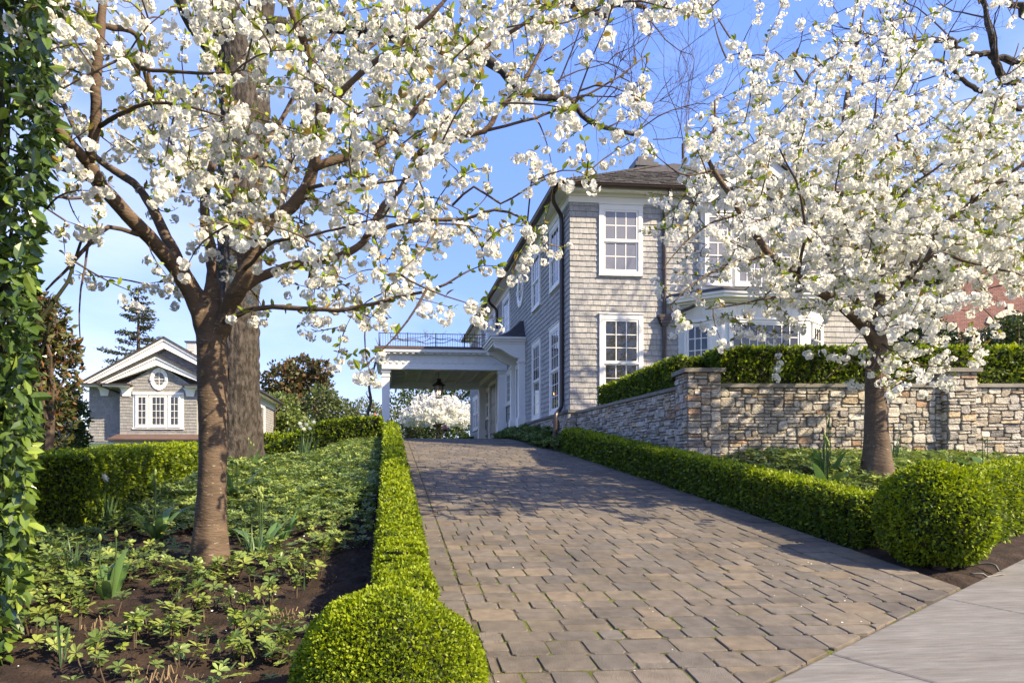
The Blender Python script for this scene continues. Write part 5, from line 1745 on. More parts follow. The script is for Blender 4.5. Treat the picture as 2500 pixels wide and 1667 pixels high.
# ---- the near tree in the left bed
D0 = 5.43
def A(*q, dep=None):
    return [at(x, y, d) for x, y, d in q]
lt = empty('cherry_tree', (-1.42, D0, -.80), 'nearer white blossoming tree growing in the dark soil of the left bed', 'tree', 'trees in white blossom')
tb = MB()
trunk_mesh(tb, [at(486, 1312, D0), at(484, 1240, D0), at(489, 1050, D0), at(488, 850, D0), at(484, 760, D0), at(487, 700, D0), at(488, 640, D0)], [.145, .118, .105, .105, .118, .108, .05], 44, .035, 1.8, 2.2, .03, flare=.03)
LIM = [
    ('limb', A((474, 775, 5.42), (446, 695, 5.37), (405, 620, 5.28), (345, 545, 5.1), (290, 490, 4.95), (235, 430, 4.85), (200, 370, 4.75)), .068, .046),
    ('limb', A((200, 374, 4.75), (150, 323, 4.62), (95, 265, 4.5), (44, 221, 4.4), (-20, 180, 4.3), (-90, 130, 4.2)), .036, .012),
    ('limb', A((202, 372, 4.75), (218, 306, 4.7), (226, 238, 4.65), (224, 170, 4.6), (238, 68, 4.6), (243, -20, 4.6), (255, -160, 4.6)), .037, .022),
    ('limb', A((478, 720, 5.5), (415, 600, 5.65), (378, 530, 5.75), (327, 442, 5.85), (289, 411, 5.9), (245, 384, 5.95), (205, 350, 6.0), (167, 289, 6.1), (143, 238, 6.1), (100, 170, 6.2)), .054, .014),
    ('limb', A((486, 720, 5.55), (486, 602, 5.7), (474, 517, 5.85), (470, 440, 6.0), (500, 340, 6.1), (520, 230, 6.2), (470, 90, 6.3), (430, -60, 6.4)), .052, .012),
    ('limb', A((500, 775, 5.41), (528, 702, 5.34), (553, 655, 5.25), (572, 610, 5.2), (595, 545, 5.15), (667, 483, 5.1), (707, 432, 5.05), (724, 378, 5.0), (735, 306, 4.95), (735, 238, 4.9), (728, 190, 4.85), (700, 100, 4.8), (668, 20, 4.75), (650, -110, 4.7)), .070, .015),
    ('limb', A((722, 385, 5.0), (762, 371, 5.02), (814, 354, 5.05), (875, 326, 5.1), (939, 272, 5.15), (987, 221, 5.2), (1028, 180, 5.2), (1099, 116, 5.25), (1150, 90, 5.3), (1218, 44, 5.3), (1290, -10, 5.3)), .032, .009),
    ('limb', A((545, 670, 5.35), (590, 640, 5.45), (660, 612, 5.5), (776, 582, 5.55), (837, 545, 5.6), (888, 463, 5.65), (926, 428, 5.65), (953, 377, 5.65), (977, 337, 5.65), (1007, 308, 5.65), (1069, 308, 5.65), (1120, 298, 5.6), (1147, 255, 5.6), (1195, 204, 5.6), (1229, 146, 5.6), (1259, 85, 5.6), (1283, 10, 5.6)), .043, .008),
    ('limb', A((837, 545, 5.6), (874, 530, 5.5), (939, 513, 5.45), (994, 507, 5.4), (1069, 507, 5.4), (1137, 483, 5.35), (1200, 500, 5.3), (1225, 545, 5.3)), .022, .006),
    ('limb', A((515, 735, 5.3), (560, 715, 5.1), (600, 711, 5.0), (680, 712, 4.9), (776, 718, 4.8), (861, 701, 4.75), (912, 684, 4.7), (997, 660, 4.7), (1080, 620, 4.65)), .022, .006),
    ('limb', A((560, 640, 5.3), (548, 412, 6.0), (599, 350, 6.1), (633, 306, 6.2), (690, 200, 6.3), (760, 90, 6.3), (830, -40, 6.4)), .035, .010),
    ('limb', A((640, 500, 5.9), (646, 442, 6.2), (670, 340, 6.4), (720, 240, 6.6), (800, 150, 6.8), (900, 60, 6.9), (980, -60, 7.0)), .035, .010),
    ('limb', A((735, 290, 4.95), (790, 210, 4.7), (860, 150, 4.5), (940, 90, 4.4), (1010, 20, 4.3), (1060, -50, 4.3)), .025, .008),
    ('limb', A((707, 432, 5.05), (760, 420, 4.8), (830, 430, 4.6), (890, 420, 4.5), (960, 410, 4.4)), .016, .005),
    ('limb', A((1120, 298, 5.6), (1160, 289, 5.6), (1230, 270, 5.6), (1310, 235, 5.6), (1400, 190, 5.6), (1480, 130, 5.6)), .014, .005),
    ('limb', A((1040, 470, 5.3), (1090, 430, 5.2), (1149, 470, 5.2), (1201, 439, 5.1), (1251, 411, 5.1), (1320, 415, 5.0), (1371, 398, 5.0)), .010, .004),
    ('limb', A((345, 545, 5.1), (252, 517, 4.9), (204, 555, 4.8), (163, 606, 4.75), (105, 667, 4.7)), .018, .006),
    ('limb', A((204, 555, 4.8), (190, 637, 4.75), (180, 687, 4.75), (184, 776, 4.75)), .009, .004),
    ('limb', A((200, 412, 4.85), (136, 388, 4.7), (75, 364, 4.6), (20, 340, 4.5)), .016, .005),
    ('limb', A((222, 452, 4.9), (163, 456, 4.8), (112, 452, 4.7)), .013, .005),
    ('limb', A((238, 110, 4.6), (320, 158, 4.5), (420, 170, 4.4), (500, 172, 4.3), (560, 160, 4.2)), .016, .005),
    ('limb', A((240, 60, 4.6), (310, 80, 4.9), (330, 170, 5.2), (350, 260, 5.4)), .02, .008),
    ('limb', A((228, 290, 4.7), (280, 260, 4.4), (360, 240, 4.2), (450, 250, 4.1), (520, 270, 4.0)), .016, .005),
    ('limb', A((470, 440, 6.0), (400, 330, 6.3), (350, 200, 6.5), (330, 60, 6.6)), .03, .008),
    ('limb', A((1218, 44, 5.3), (1330, 40, 5.2), (1450, 0, 5.1), (1560, 25, 5.0)), .012, .004),
    ('limb', A((560, 620, 5.2), (620, 560, 4.7), (700, 545, 4.4), (800, 520, 4.2), (880, 500, 4.1)), .016, .005),
]
GL = [[7] * 18, [6] * 18,
      [3, 4, 3, 5, 6, 5, 7, 8, 9, 9, 9, 8, 6, 3, 1, 3, 0, 0],
      [4, 4, 3, 6, 8, 5, 8, 9, 9, 9, 9, 7, 4, 1, 2, 0, 0, 0],
      [2, 4, 3, 8, 9, 7, 7, 8, 9, 9, 7, 4, 2.5, 3.5, 5, 0, 0, 0],
      [.5, 1.5, 4, 7, 8, 7, 7, 7, 8, 7, 4, 1, 2.5, 4, 0, 0, 0, 0],
      [0, .8, .6, 4, 6, 7, 7, 7, 7, 6, .6, 1.4, .4, 0, 0, 0, 0, 0],
      [0, 2, 1.2, .5, 4, 6, 6, 6, 6, 5.5, 3.6, 4, 3.6, 0, 0, 0, 0, 0],
      [0, 1, .8, 2.6, 2.4, 3.2, 4.6, 5.5, 5, 4.2, 2.8, .3, 1.2, 0, 0, 0, 0, 0],
      [0, .5, .3, 0, .4, 1.2, 1.2, 5.2, 4.8, 3.0, 1.2, 0, 0, 0, 0, 0, 0, 0],
      [0, .2, 0, 0, 0, 0, 0, .6, 2.4, 0, 0, 0, 0, 0, 0, 0, 0, 0],
      [0] * 18]
def depL(x, y, g):
    base = 5.35 - .35 * (x < 300)
    return float(np.clip(base + g.normal() * .75, 3.5, 7.4))
LIM = LIM
LSKIN = tb
st = blossom_tree(lt, LIM, M['bark'], density(GL, 0, -200), (-20, 1620), (-200, 890), depL, 1040, 1.25, .0195, FL_A, 13, np.random.default_rng(31), leafprob=.85, skin=LSKIN, leafy=(15, 8, 14, 9))
blend('trunk', LSKIN, M['bark'], lt, .013, .0016)
print('left', st)

# ---- the further tree in the right bed
D1 = 7.57
rt2 = empty('cherry_tree', (5.75, D1, -.19), 'further white blossoming tree standing in front of the stone wall', 'tree', 'trees in white blossom')
tb = MB()
trunk_mesh(tb, [at(2016, 1122, D1), at(2015, 1060, D1), at(2012, 960, D1), at(2012, 860, D1), at(2016, 780, D1), at(2020, 700, D1)], [.180, .140, .115, .112, .10, .065], 40, .03, 1.8, 2.2, .04, flare=.05)
LIR = [
    ('limb', A((2012, 800, 7.55), (1985, 755, 7.5), (1935, 705, 7.4), (1868, 660, 7.3), (1834, 635, 7.2), (1770, 585, 7.1), (1742, 545, 7.05), (1705, 493, 7.0), (1678, 446, 6.9), (1641, 391, 6.9), (1618, 335, 6.9), (1640, 300, 6.9), (1642, 230, 6.9)), .062, .009),
    ('limb', A((2022, 760, 7.55), (2040, 710, 7.5), (2066, 663, 7.4), (2110, 580, 7.3), (2164, 520, 7.2), (2232, 463, 7.1), (2328, 391, 7.0), (2420, 330, 6.9)), .052, .014),
    ('limb', A((2018, 740, 7.6), (2021, 654, 7.7), (2014, 560, 7.8), (1998, 493, 7.85), (1984, 442, 7.9), (1964, 384, 7.9), (1940, 280, 8.0), (1960, 150, 8.1), (1985, 20, 8.2)), .065, .012),
    ('limb', A((1990, 740, 7.65), (1930, 620, 7.9), (1872, 520, 8.1), (1848, 459, 8.2), (1834, 422, 8.2), (1848, 306, 8.2), (1845, 218, 8.2), (1855, 184, 8.2), (1886, 146, 8.2)), .05, .012),
    ('limb', A((2035, 730, 7.65), (2100, 640, 8.0), (2150, 540, 8.3), (2144, 466, 8.4), (2130, 408, 8.4), (2103, 367, 8.4), (2083, 333, 8.4), (2059, 310, 8.4), (2125, 282, 8.4)), .045, .012),
    ('limb', A((1845, 190, 8.2), (1814, 153, 8.2), (1756, 129, 8.2), (1695, 136, 8.2)), .014, .005),
    ('limb', A((1984, 408, 7.9), (2005, 289, 7.7), (2025, 163, 7.5), (2050, 60, 7.4)), .016, .005),
    ('limb', A((1886, 146, 8.2), (1960, 100, 8.1), (2060, 50, 8.0)), .013, .004),
    ('limb', A((2066, 663, 7.4), (2148, 585, 7.0), (2212, 598, 6.8), (2300, 620, 6.6), (2380, 640, 6.5)), .024, .006),
    ('limb', A((2020, 800, 7.4), (2000, 850, 7.1), (1950, 830, 6.9), (1895, 870, 6.8)), .012, .005),
    ('limb', A((2025, 790, 7.4), (2060, 815, 7.1), (2120, 840, 6.9), (2180, 838, 6.8)), .013, .005),
    ('limb', A((1868, 660, 7.3), (1780, 680, 7.0), (1700, 700, 6.8), (1620, 710, 6.7)), .016, .005),
    ('limb', A((1770, 585, 7.1), (1690, 600, 6.8), (1610, 640, 6.6), (1540, 700, 6.5)), .016, .005),
    ('limb', A((1705, 493, 7.0), (1640, 510, 6.8), (1570, 560, 6.6), (1520, 620, 6.5)), .014, .005),
    ('limb', A((2232, 463, 7.1), (2290, 420, 6.8), (2360, 420, 6.6)), .016, .006),
    ('limb', A((2232, 463, 7.1), (2260, 330, 7.2), (2300, 200, 7.3), (2340, 100, 7.4)), .018, .006),
    ('limb', A((2014, 560, 7.8), (2070, 450, 7.2), (2160, 380, 6.9), (2230, 300, 6.8)), .02, .006),
    ('limb', A((1834, 635, 7.2), (1850, 540, 6.7), (1830, 430, 6.4), (1790, 340, 6.3)), .02, .006),
    ('limb', A((2021, 654, 7.7), (1960, 560, 7.0), (1920, 460, 6.6), (1930, 360, 6.4)), .02, .006),
    ('limb', A((2164, 520, 7.2), (2200, 560, 6.8), (2290, 540, 6.5)), .014, .005),
    ('limb', A((1641, 391, 6.9), (1570, 400, 6.8), (1510, 360, 6.8)), .012, .004),
]
GR = [[0, 0, 1, 1, 1, 1, 2, 1, 1, 1, 2, 2],
      [0, 0, .8, .6, .6, .8, 3.4, 1, .6, .8, 2, 3],
      [0, 0, .8, 2.4, 3, 4, 5.5, 2.2, 1.2, 3, 4, 4],
      [0, .6, 2.6, 5.5, 6.5, 7, 5, 2, 4.5, 6.5, 7, 7],
      [0, 1.8, 5.5, 7, 8, 8, 6, 5, 6, 8, 8, 8],
      [0, 1.6, 5, 7, 8, 8.5, 9, 8, 8, 9, 9, 9],
      [0, 2.0, 4.2, 5.6, 7, 8.5, 9, 9, 9, 9, 9, 9],
      [0, 1.6, 3.4, 3.6, 4, 6.5, 8, 7, 5, 3.6, 3, 3],
      [0, .6, 2.0, 1.8, 1.2, 2.0, 6, 4.5, .8, 0, 0, 0],
      [0, 0, 0, .8, .4, 2.2, 4.2, 3.2, .4, 0, 0, 0],
      [0] * 12]
def depR(x, y, g):
    return float(np.clip(7.45 + g.normal() * .75, 5.7, 9.4))
st = blossom_tree(rt2, LIR, M['bark'], density(GR, 1400, -100), (1480, 2500), (-100, 900), depR, 1880, 1.2, .0225, FL_B, 12, np.random.default_rng(57), leafprob=.60, skin=tb)
blend('trunk', tb, M['bark'], rt2, .014, .0016)
print('right', st)

# ---- the small far one seen through the carport
fx, fy, fz = at(1004, 1006, 46.5)
ft = empty('cherry_tree', (fx, fy, fz), 'small white blossoming tree seen through the carport', 'tree', 'trees in white blossom')
b = MB(); b.tube([(fx, fy, fz - .2), (fx + .03, fy, fz + .5), (fx + .05, fy, fz + 1.0)], [.11, .09, .08], 8)
gf = random.Random(5)
for k in range(16):
    a = gf.random() * 2 * pi; rr = gf.uniform(1.0, 2.5)
    b.tube(limb((fx + .04, fy, fz + .7), (fx + rr * cos(a), fy + rr * sin(a), fz + gf.uniform(1.0, 2.9)), 6, .1, gf), np.linspace(.045, .01, 6), 5)
obj('trunk', b, M['twig'], ft)
fl = MB(); gq = np.random.default_rng(4)
n = 420
u = rand_unit(n, gq); u[:, 2] = np.abs(u[:, 2]) * 1.0
CPf = np.array([fx, fy, fz + .95]) + u * np.array([2.75, 2.5, 2.05]) * (.55 + .45 * gq.random((n, 1)))
CPf[:, 2] += .30 * np.abs(vnoise(CPf * .9)) - .1
idx = np.repeat(np.arange(n), 13)
FP = CPf[idx] + gq.normal(size=(len(idx), 3)) * np.array([.13, .13, .06])
scatter(fl, FL_B[0], FL_B[1], FP, rot_basis(rand_unit(len(idx), gq) + np.array([0, -.3, .5]), gq.random(len(idx)) * 6.3), .08 * (.7 + .6 * gq.random(len(idx))), np.full((len(idx), 3), .85), FL_B[2])
obj('blossom', fl, M['petal'], ft, kind='stuff')

# ------------------------------------------------------------------ big laurel at the left edge
lau = empty('laurel_shrub', (-2.6, 4.1, -.95), 'tall glossy laurel with large leaves at the left picture edge', 'shrub')
gl = np.random.default_rng(77)
n = 6200
z = gl.uniform(-.95, 4.2, n)
# an uneven face toward the garden, bulging at places
face = np.interp(z, [-.95, -.6, .1, .9, 1.6, 2.2, 2.7, 3.2, 4.2], [-2.12, -2.04, -1.98, -1.97, -1.90, -1.92, -1.88, -1.75, -1.65]) + .06 * fbm(np.stack([z * 1.6, z * 0 + 3, z * 0], -1))
dep = gl.random(n) ** 2.2 * .55
x = face - dep
y = 3.95 + gl.uniform(-.4, .7, n) + 0 * x
x = x * (y / 4.0) + .0
P = np.stack([x, y, z], -1)
Yd = np.stack([.55 + .65 * gl.normal(size=n), -.5 + .6 * gl.normal(size=n), -.45 + .65 * gl.normal(size=n)], -1)
Mx = basis_y(Yd, gl.normal(size=n) * 1.1)
L_ = gl.uniform(.062, .108, n)
C = tints(n, (.028, .066, .014), (.075, .135, .028), gl)
low = (z < .2) & (gl.random(n) < .5)
C[low] = tints(int(low.sum()), (.07, .13, .02), (.13, .20, .035), gl)
up = gl.random(n) < .10
C[up] = tints(int(up.sum()), (.12, .19, .03), (.20, .27, .05), gl)
key = dep / L_ + .6 * (y - 3.5)
inframe = (z < 2.9) & (y < 4.7)
order = np.argsort(np.where(inframe, key, 99))
big = order[:300]
TV, TF = LEAF6
for i in big:
    b = MB(); scatter(b, TV, TF, P[i:i + 1], Mx[i:i + 1], L_[i:i + 1] * 1.1, C[i:i + 1]); obj('leaf', b, M['glossleaf'], lau)
rest = np.setdiff1d(np.arange(n), big)
b = MB(); scatter(b, TV, TF, P[rest], Mx[rest], L_[rest], C[rest]); obj('foliage', b, M['glossleaf'], lau, kind='stuff')
b = MB()
for k in range(14):
    a = (-2.6 + rnd.uniform(-.2, .2), 4.1 + rnd.uniform(-.4, .4), -1.0)
    b.tube(limb(a, (-2.15 + rnd.uniform(-.3, .2), 3.9 + rnd.uniform(-.6, .8), rnd.uniform(.5, 4.0)), 8, .04), np.linspace(.028, .008, 8), 6)
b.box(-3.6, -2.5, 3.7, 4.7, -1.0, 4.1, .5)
obj('branches', b, M['core'], lau)

# ------------------------------------------------------------------ ground cover: whorled pachysandra
gp = np.random.default_rng(99)
WH_V, WH_F = [], []
def whorl(k=7, L_=1.0, tilt=.35, g=gp):
    V, F = [], []
    for i in range(k):
        a = 2 * pi * i / k + g.normal() * .15
        l = L_ * g.uniform(.75, 1.1); t = tilt + g.normal() * .16
        d = np.array([cos(a) * cos(t), sin(a) * cos(t), sin(t)]); s = np.array([-sin(a), cos(a), 0]); upv = np.cross(d, s) * -1
        o = len(V)
        V += [d * .06, d * .42 * l + s * .17 * l + upv * -.03, d * .80 * l + s * .19 * l - np.array([0, 0, .04]), d * 1.0 * l - np.array([0, 0, .12]), d * .80 * l - s * .19 * l - np.array([0, 0, .04]), d * .42 * l - s * .17 * l + upv * -.03, d * .55 * l - np.array([0, 0, .03])]
        F += [(o, o + 1, o + 6), (o + 1, o + 2, o + 6), (o + 2, o + 3, o + 6), (o + 3, o + 4, o + 6), (o + 4, o + 5, o + 6), (o + 5, o, o + 6)]
    return np.array(V), np.array(F)
WHS = [whorl(6), whorl(7), whorl(8, tilt=.2), whorl(6, tilt=.55)]
def low_whorl(k=6, g=gp):
    V, F = [], []
    for i in range(k):
        a = 2 * pi * i / k + g.normal() * .2; t = .3 + g.normal() * .2
        d = np.array([cos(a) * cos(t), sin(a) * cos(t), sin(t)]); s = np.array([-sin(a), cos(a), 0]); o = len(V)
        V += [d * .05, d * .6 + s * .24, d * 1.0 - np.array([0, 0, .1]), d * .6 - s * .24]; F += [(o, o + 1, o + 2, o + 3)]
    return np.array(V), np.array(F)
LWS = [low_whorl(6), low_whorl(7), low_whorl(5)]
def up_tilt(n, g, k=.3):
    v = np.tile([0, 0, 1.0], (n, 1)) + g.normal(size=(n, 3)) * k
    return v
PG = ((.085, .15, .035), (.19, .27, .075)); PY = ((.21, .28, .05), (.30, .36, .09))
def cover_patch(mb, X, Y, Zb, size, hts, tm, g, yel=.25):
    n = len(X)
    k = g.integers(0, len(tm), n)
    C = tints(n, *PG, g=g, jit=.2); s = g.random(n) < yel; C[s] = tints(int(s.sum()), *PY, g=g)
    P = np.stack([X, Y, Zb + hts], -1)
    for q in range(len(tm)):
        m = k == q
        scatter(mb, tm[q][0], tm[q][1], P[m], rot_basis(up_tilt(int(m.sum()), g), g.random(int(m.sum())) * 6.3), size[m], C[m], None)
# left bed: dense behind the cherry tree, thinning to scattered clumps in front
cov = MB(); st_ = MB()
n = 25000
x = gp.uniform(-3.3, -.17, n); y = 2.9 + (17 - 2.9) * gp.random(n) ** .9
dn = nz2(x, y, 1.3, 3, 2.0)
dens = np.clip((y - 5.2) / 2.2, 0, 1) * 1.0 + .30 * (y > 4.7) + .22 * (nz2(x, y, 2.6, 2, 5.0) > .05) + dn * .85 - .12 - .6 * sst((x + .75) / .5) * (y < 9) 
keep = gp.random(n) < np.clip(dens, 0, 1) * np.where(y < 9, 1.0, .8)
keep &= ((x + 1.42) ** 2 + (y - 5.43) ** 2 > .07) & ((x + 2.6) ** 2 + (y - 12.5) ** 2 > .35) & ~((x < -2.68) & (y > 6.4) & (y < 12))
x, y = x[keep], y[keep]
zb = soil_z(x, y)
near = y < 7.6
sz = np.where(near, .052, .062) * gp.uniform(.75, 1.25, len(x))
ht = gp.uniform(.05, .15, len(x)) * (1 + .3 * (y > 8))
cover_patch(cov, x[near], y[near], zb[near], sz[near], ht[near], WHS, gp)
cover_patch(cov, x[~near], y[~near], zb[~near], sz[~near] * 1.15, ht[~near], LWS, gp, yel=.32)
obj('ground_cover', cov, M['leaf'], label='dense leafy ground cover over the upper part of the left bed', cat='ground cover', kind='stuff')
# right bed
cov = MB()
n = 16000
x = gp.uniform(4.75, 12.5, n); y = gp.uniform(5.5, 10.2, n)
keep = (-sdist(x, y) > .75) & (y < wall_y(x) - .06) & (gp.random(n) < np.clip(.85 + .5 * nz2(x, y, 1.5, 2, 6.0), .1, 1)) & ((x - 5.75) ** 2 + (y - 7.57) ** 2 > .12)
x, y = x[keep], y[keep]
cover_patch(cov, x, y, soil_z(x, y), .062 * gp.uniform(.75, 1.3, len(x)), gp.uniform(.05, .17, len(x)), LWS, gp, yel=.3)
obj('ground_cover', cov, M['leaf'], label='leafy ground cover in the right bed below the stone wall', cat='ground cover', kind='stuff')
# dark cover along the house plinth
cov = MB()
n = 5200
x = gp.uniform(3.42, 4.18, n); y = gp.uniform(15.1, 23.4, n)
keep = x > np.interp(y, [15, 16.5, 19, 23.4], [3.75, 3.55, 3.5, 3.6])
x, y = x[keep], y[keep]
hh = np.interp(x, [3.4, 4.2], [.08, .42]) * (1 + .4 * nz2(x, y, 1.6, 2, 8.0))
cover_patch(cov, x, y, zd(y) + hh * gp.random(len(x)) ** .5, .075 * gp.uniform(.8, 1.3, len(x)), np.zeros(len(x)), LWS, gp, yel=.05)
obj('ground_cover', cov, M['glossleaf'], label='dark green ground cover at the foot of the house wall', cat='ground cover', kind='stuff')

# single pachysandra plants in the open soil: things of their own
spots = [(110, 1490), (150, 1520), (180, 1460), (75, 1465), (230, 1330), (330, 1470), (310, 1500), (345, 1455), (400, 1445), (430, 1420), (470, 1430), (420, 1465), (495, 1400), (540, 1405), (560, 1420),
         (600, 1440), (470, 1490), (520, 1530), (560, 1545), (600, 1520), (640, 1490), (640, 1525), (390, 1500), (415, 1540), (250, 1565), (205, 1555), (500, 1340), (540, 1330), (580, 1345), (610, 1310), (640, 1300), (470, 1365), (430, 1370), (390, 1385),
         (680, 1380), (700, 1340), (730, 1330), (690, 1310), (740, 1290), (760, 1250), (720, 1230), (660, 1340), (160, 1415), (120, 1440), (260, 1420), (590, 1480), (545, 1480), (290, 1340), (200, 1390), (620, 1400)]
def on_soil(xd, yd):
    d = ray(xd, yd); s = -1.40 / (d[2] - .113 * d[1])
    return d[0] * s, d[1] * s
prot = []
for q in range(4):
    b = MB(); lv = MB()
    stems = [(gp.normal() * .035, gp.normal() * .035, gp.uniform(.05, .13)) for _ in range(gp.integers(2, 5))]
    for sx, sy, h in stems:
        b.tube([(sx * .3, sy * .3, -.02), (sx * .8, sy * .8, h * .6), (sx, sy, h)], [.004, .0035, .003], 5)
        for lvl, sc in ((0, 1.0), (.03, .72)):
            V, F = whorl(7, 1, .25 + lvl * 8)
            scatter(lv, V, F, np.array([[sx, sy, h - lvl]]), rot_basis(up_tilt(1, gp, .25), gp.random(1) * 6.3), np.array([.052 * sc * gp.uniform(.85, 1.2)]), tints(1, *(PG if gp.random() < .55 else PY), g=gp))
    ms, ml = b.mesh('stems'), lv.mesh('leaves'); ms.materials.append(M['twig']); ml.materials.append(M['leaf'])
    prot.append((ms, ml))
LBP = 'small whorled leaf plant coming up singly in the bare dark soil of the left bed'
for k, (xd, yd) in enumerate(spots):
    px, py = on_soil(xd, yd)
    if py < 2.2: continue
    zone = ('near the large laurel' if xd < 240 else 'before the near trunk' if xd < 450 else 'between near trunk and box shrub' if xd < 600 else 'close to the rounded box shrub')
    row = ('at the picture bottom' if yd > 1490 else 'in the middle row' if yd > 1400 else 'in the back row')
    LBP = 'small whorled plant ' + zone + ', ' + row
    o = empty('pachysandra_plant', (px, py, float(soil_z(px, py)) + .01), LBP, 'plant', 'low plants scattered over the bare soil')
    o.rotation_euler = (0, 0, rnd.uniform(0, 6.28)); s = rnd.uniform(.95, 1.5); o.scale = (s, s, s)
    for nm, me in zip(('stems', 'leaves'), prot[k % 4]):
        c = bpy.data.objects.new(nm, me); COL.objects.link(c); c.parent = o

# ------------------------------------------------------------------ spring bulbs
def blade(b, base, d, L_, w_, curve, c, fold=.25):
    """one strap leaf"""
    d = np.asarray(d, float); d /= np.linalg.norm(d)
    side = np.cross(d, [0, 0, 1.0]); side /= np.linalg.norm(side) + 1e-9
    out = np.array([d[0], d[1], 0]); out /= np.linalg.norm(out) + 1e-9
    P = []; n = 7
    for k in range(n):
        t = k / (n - 1)
        P.append(np.asarray(base) + d * L_ * t + out * curve * L_ * t * t - np.array([0, 0, curve * L_ * .55 * t ** 3]))
    V, F = [], []
    for k, p in enumerate(P):
        t = k / (n - 1)
        ww = w_ * (.55 + 1.6 * t * (1 - t) * 1.2) * (1 - t ** 4)
        V += [p - side * ww + out * fold * ww, p, p + side * ww + out * fold * ww]
    F = [(3 * k + i, 3 * k + i + 1, 3 * k + i + 4, 3 * k + i + 3) for k in range(n - 1) for i in range(2)]
    b.add(V, F, c)
def tulip(px, py, label, s=1.0, buds=3, group='tulips in bud'):
    z = float(soil_z(px, py)); s *= 1.3
    th = empty('tulip_clump', (px, py, z), label, 'plant', group)
    g = rnd
    for q in range(g.randint(6, 9)):
        a = g.random() * 6.28
        b = MB(); blade(b, (px + .03 * cos(a), py + .03 * sin(a), z - .01), (cos(a) * g.uniform(.15, .7), sin(a) * g.uniform(.15, .7), 1), s * g.uniform(.20, .32), s * g.uniform(.018, .034), g.uniform(.1, .8), np.array((.10, .20, .06)) * g.uniform(.8, 1.35))
        obj('leaf', b, M['leaf'], th, smooth=True)
    for q in range(buds):
        a = g.random() * 6.28; r_ = g.uniform(.01, .06); h = s * g.uniform(.26, .40)
        x1, y1 = px + r_ * cos(a), py + r_ * sin(a)
        b = MB(); b.tube([(px + r_ * .4 * cos(a), py + r_ * .4 * sin(a), z), (x1, y1, z + h * .6), (x1, y1, z + h)], [.005, .0045, .004], 6, (.07, .13, .04)); stm = obj('stem', b, M['leaf'], th)
        b = MB(); lathe(b, x1, y1, [(.0, z + h), (.010, z + h + .006), (.014, z + h + .02), (.011, z + h + .038), (.0, z + h + .054)], 7, (.24, .32, .09)); obj('bud', b, M['leaf'], stm, smooth=True)
def daffodil(px, py, label, s=1.0, nl=16, fl=0):
    z = float(soil_z(px, py))
    th = empty('daffodil_clump', (px, py, z), label, 'plant', 'daffodil clumps')
    b = MB()
    for q in range(nl):
        a = rnd.random() * 6.28; r_ = rnd.uniform(0, .07) * s
        blade(b, (px + r_ * cos(a), py + r_ * sin(a), z - .01), (cos(a) * rnd.uniform(.02, .28), sin(a) * rnd.uniform(.02, .28), 1), s * rnd.uniform(.22, .36), .0065 * s, rnd.uniform(0, .25), np.array((.085, .16, .07)) * rnd.uniform(.8, 1.3))
    obj('leaves', b, M['leaf'], th)
    for q in range(fl):
        a = rnd.random() * 6.28; r_ = rnd.uniform(.02, .10) * s; h = s * rnd.uniform(.30, .40)
        x1, y1 = px + r_ * cos(a), py + r_ * sin(a)
        b = MB(); b.tube([(px + r_ * .4 * cos(a), py + r_ * .4 * sin(a), z), (x1, y1, z + h)], [.004, .003], 5, (.07, .13, .04)); stm = obj('stem', b, M['leaf'], th)
        b = MB()
        cen = np.array([x1, y1 - .01, z + h]); yaw = rnd.uniform(-.6, .6)
        u_, v_ = np.array([cos(yaw), sin(yaw), 0]), np.array([0, -.3, .95])
        for k in range(6):
            t = k * pi / 3 + .2; d = u_ * cos(t) + v_ * sin(t); e = -u_ * sin(t) + v_ * cos(t); ft_ = np.cross(u_, v_)
            b.add([cen, cen + d * .022 + e * .012 - ft_ * .004, cen + d * .042, cen + d * .022 - e * .012 - ft_ * .004], [(0, 1, 2, 3)], (.85, .85, .8))
        b.add([cen + np.cross(u_, v_) * .016 + (u_ * cos(t) + v_ * sin(t)) * .013 for t in np.arange(6) * pi / 3], [tuple(range(6))], (.8, .75, .45))
        obj('flower', b, M['petal'], stm)
for xd, yd, lab, s, nb_ in ((250, 1372, 'largest tulip clump in bud, left of the near blossoming trunk', 1.15, 2), (362, 1240, 'tulip clump with several buds beside the dark left hedge', 1.15, 5), (598, 1262, 'tulip clump with buds just right of the near blossoming trunk', 1.1, 4),
                            (650, 1235, 'broad leaved tulip clump further right of the near blossoming trunk', .9, 1), (808, 1150, 'tulip clump close to the narrow hedge in the upper bed', 1.2, 2), (575, 1090, 'slender tulip clump at the foot of the huge old tree', 1.3, 3), (330, 1150, 'tall tulips in bud against the dark left hedge', 1.3, 3),
                            (540, 1150, 'upright tulip leaves peeping out right behind the near blossoming trunk', 1.2, 3), (850, 1010, 'tulip leaves at the top of the bed under the swooping hedge', 1.5, 1)):
    px, py = on_soil(xd, yd); tulip(px, py, lab, s, nb_)
for xd, yd, lab, s, nl, fl in ((242, 1215, 'daffodil clump with three white flowers in front of the dark hedge', 1.25, 30, 3), (170, 1330, 'thin flowerless daffodil leaves near the large laurel', 1.0, 18, 0), (585, 1290, 'fine rush like daffodil leaves at the tulips right of the trunk', 1.0, 20, 0),
                               (697, 1062, 'white flowering daffodils in the upper part of the left bed', 2.0, 18, 6), (140, 1530, 'few thin bulb leaves alone in the front soil', .9, 5, 0), (700, 1360, 'few thin bulb leaves beside the rounded box shrub', .8, 7, 0)):
    px, py = on_soil(xd, yd); daffodil(px, py, lab, s, nl, fl)
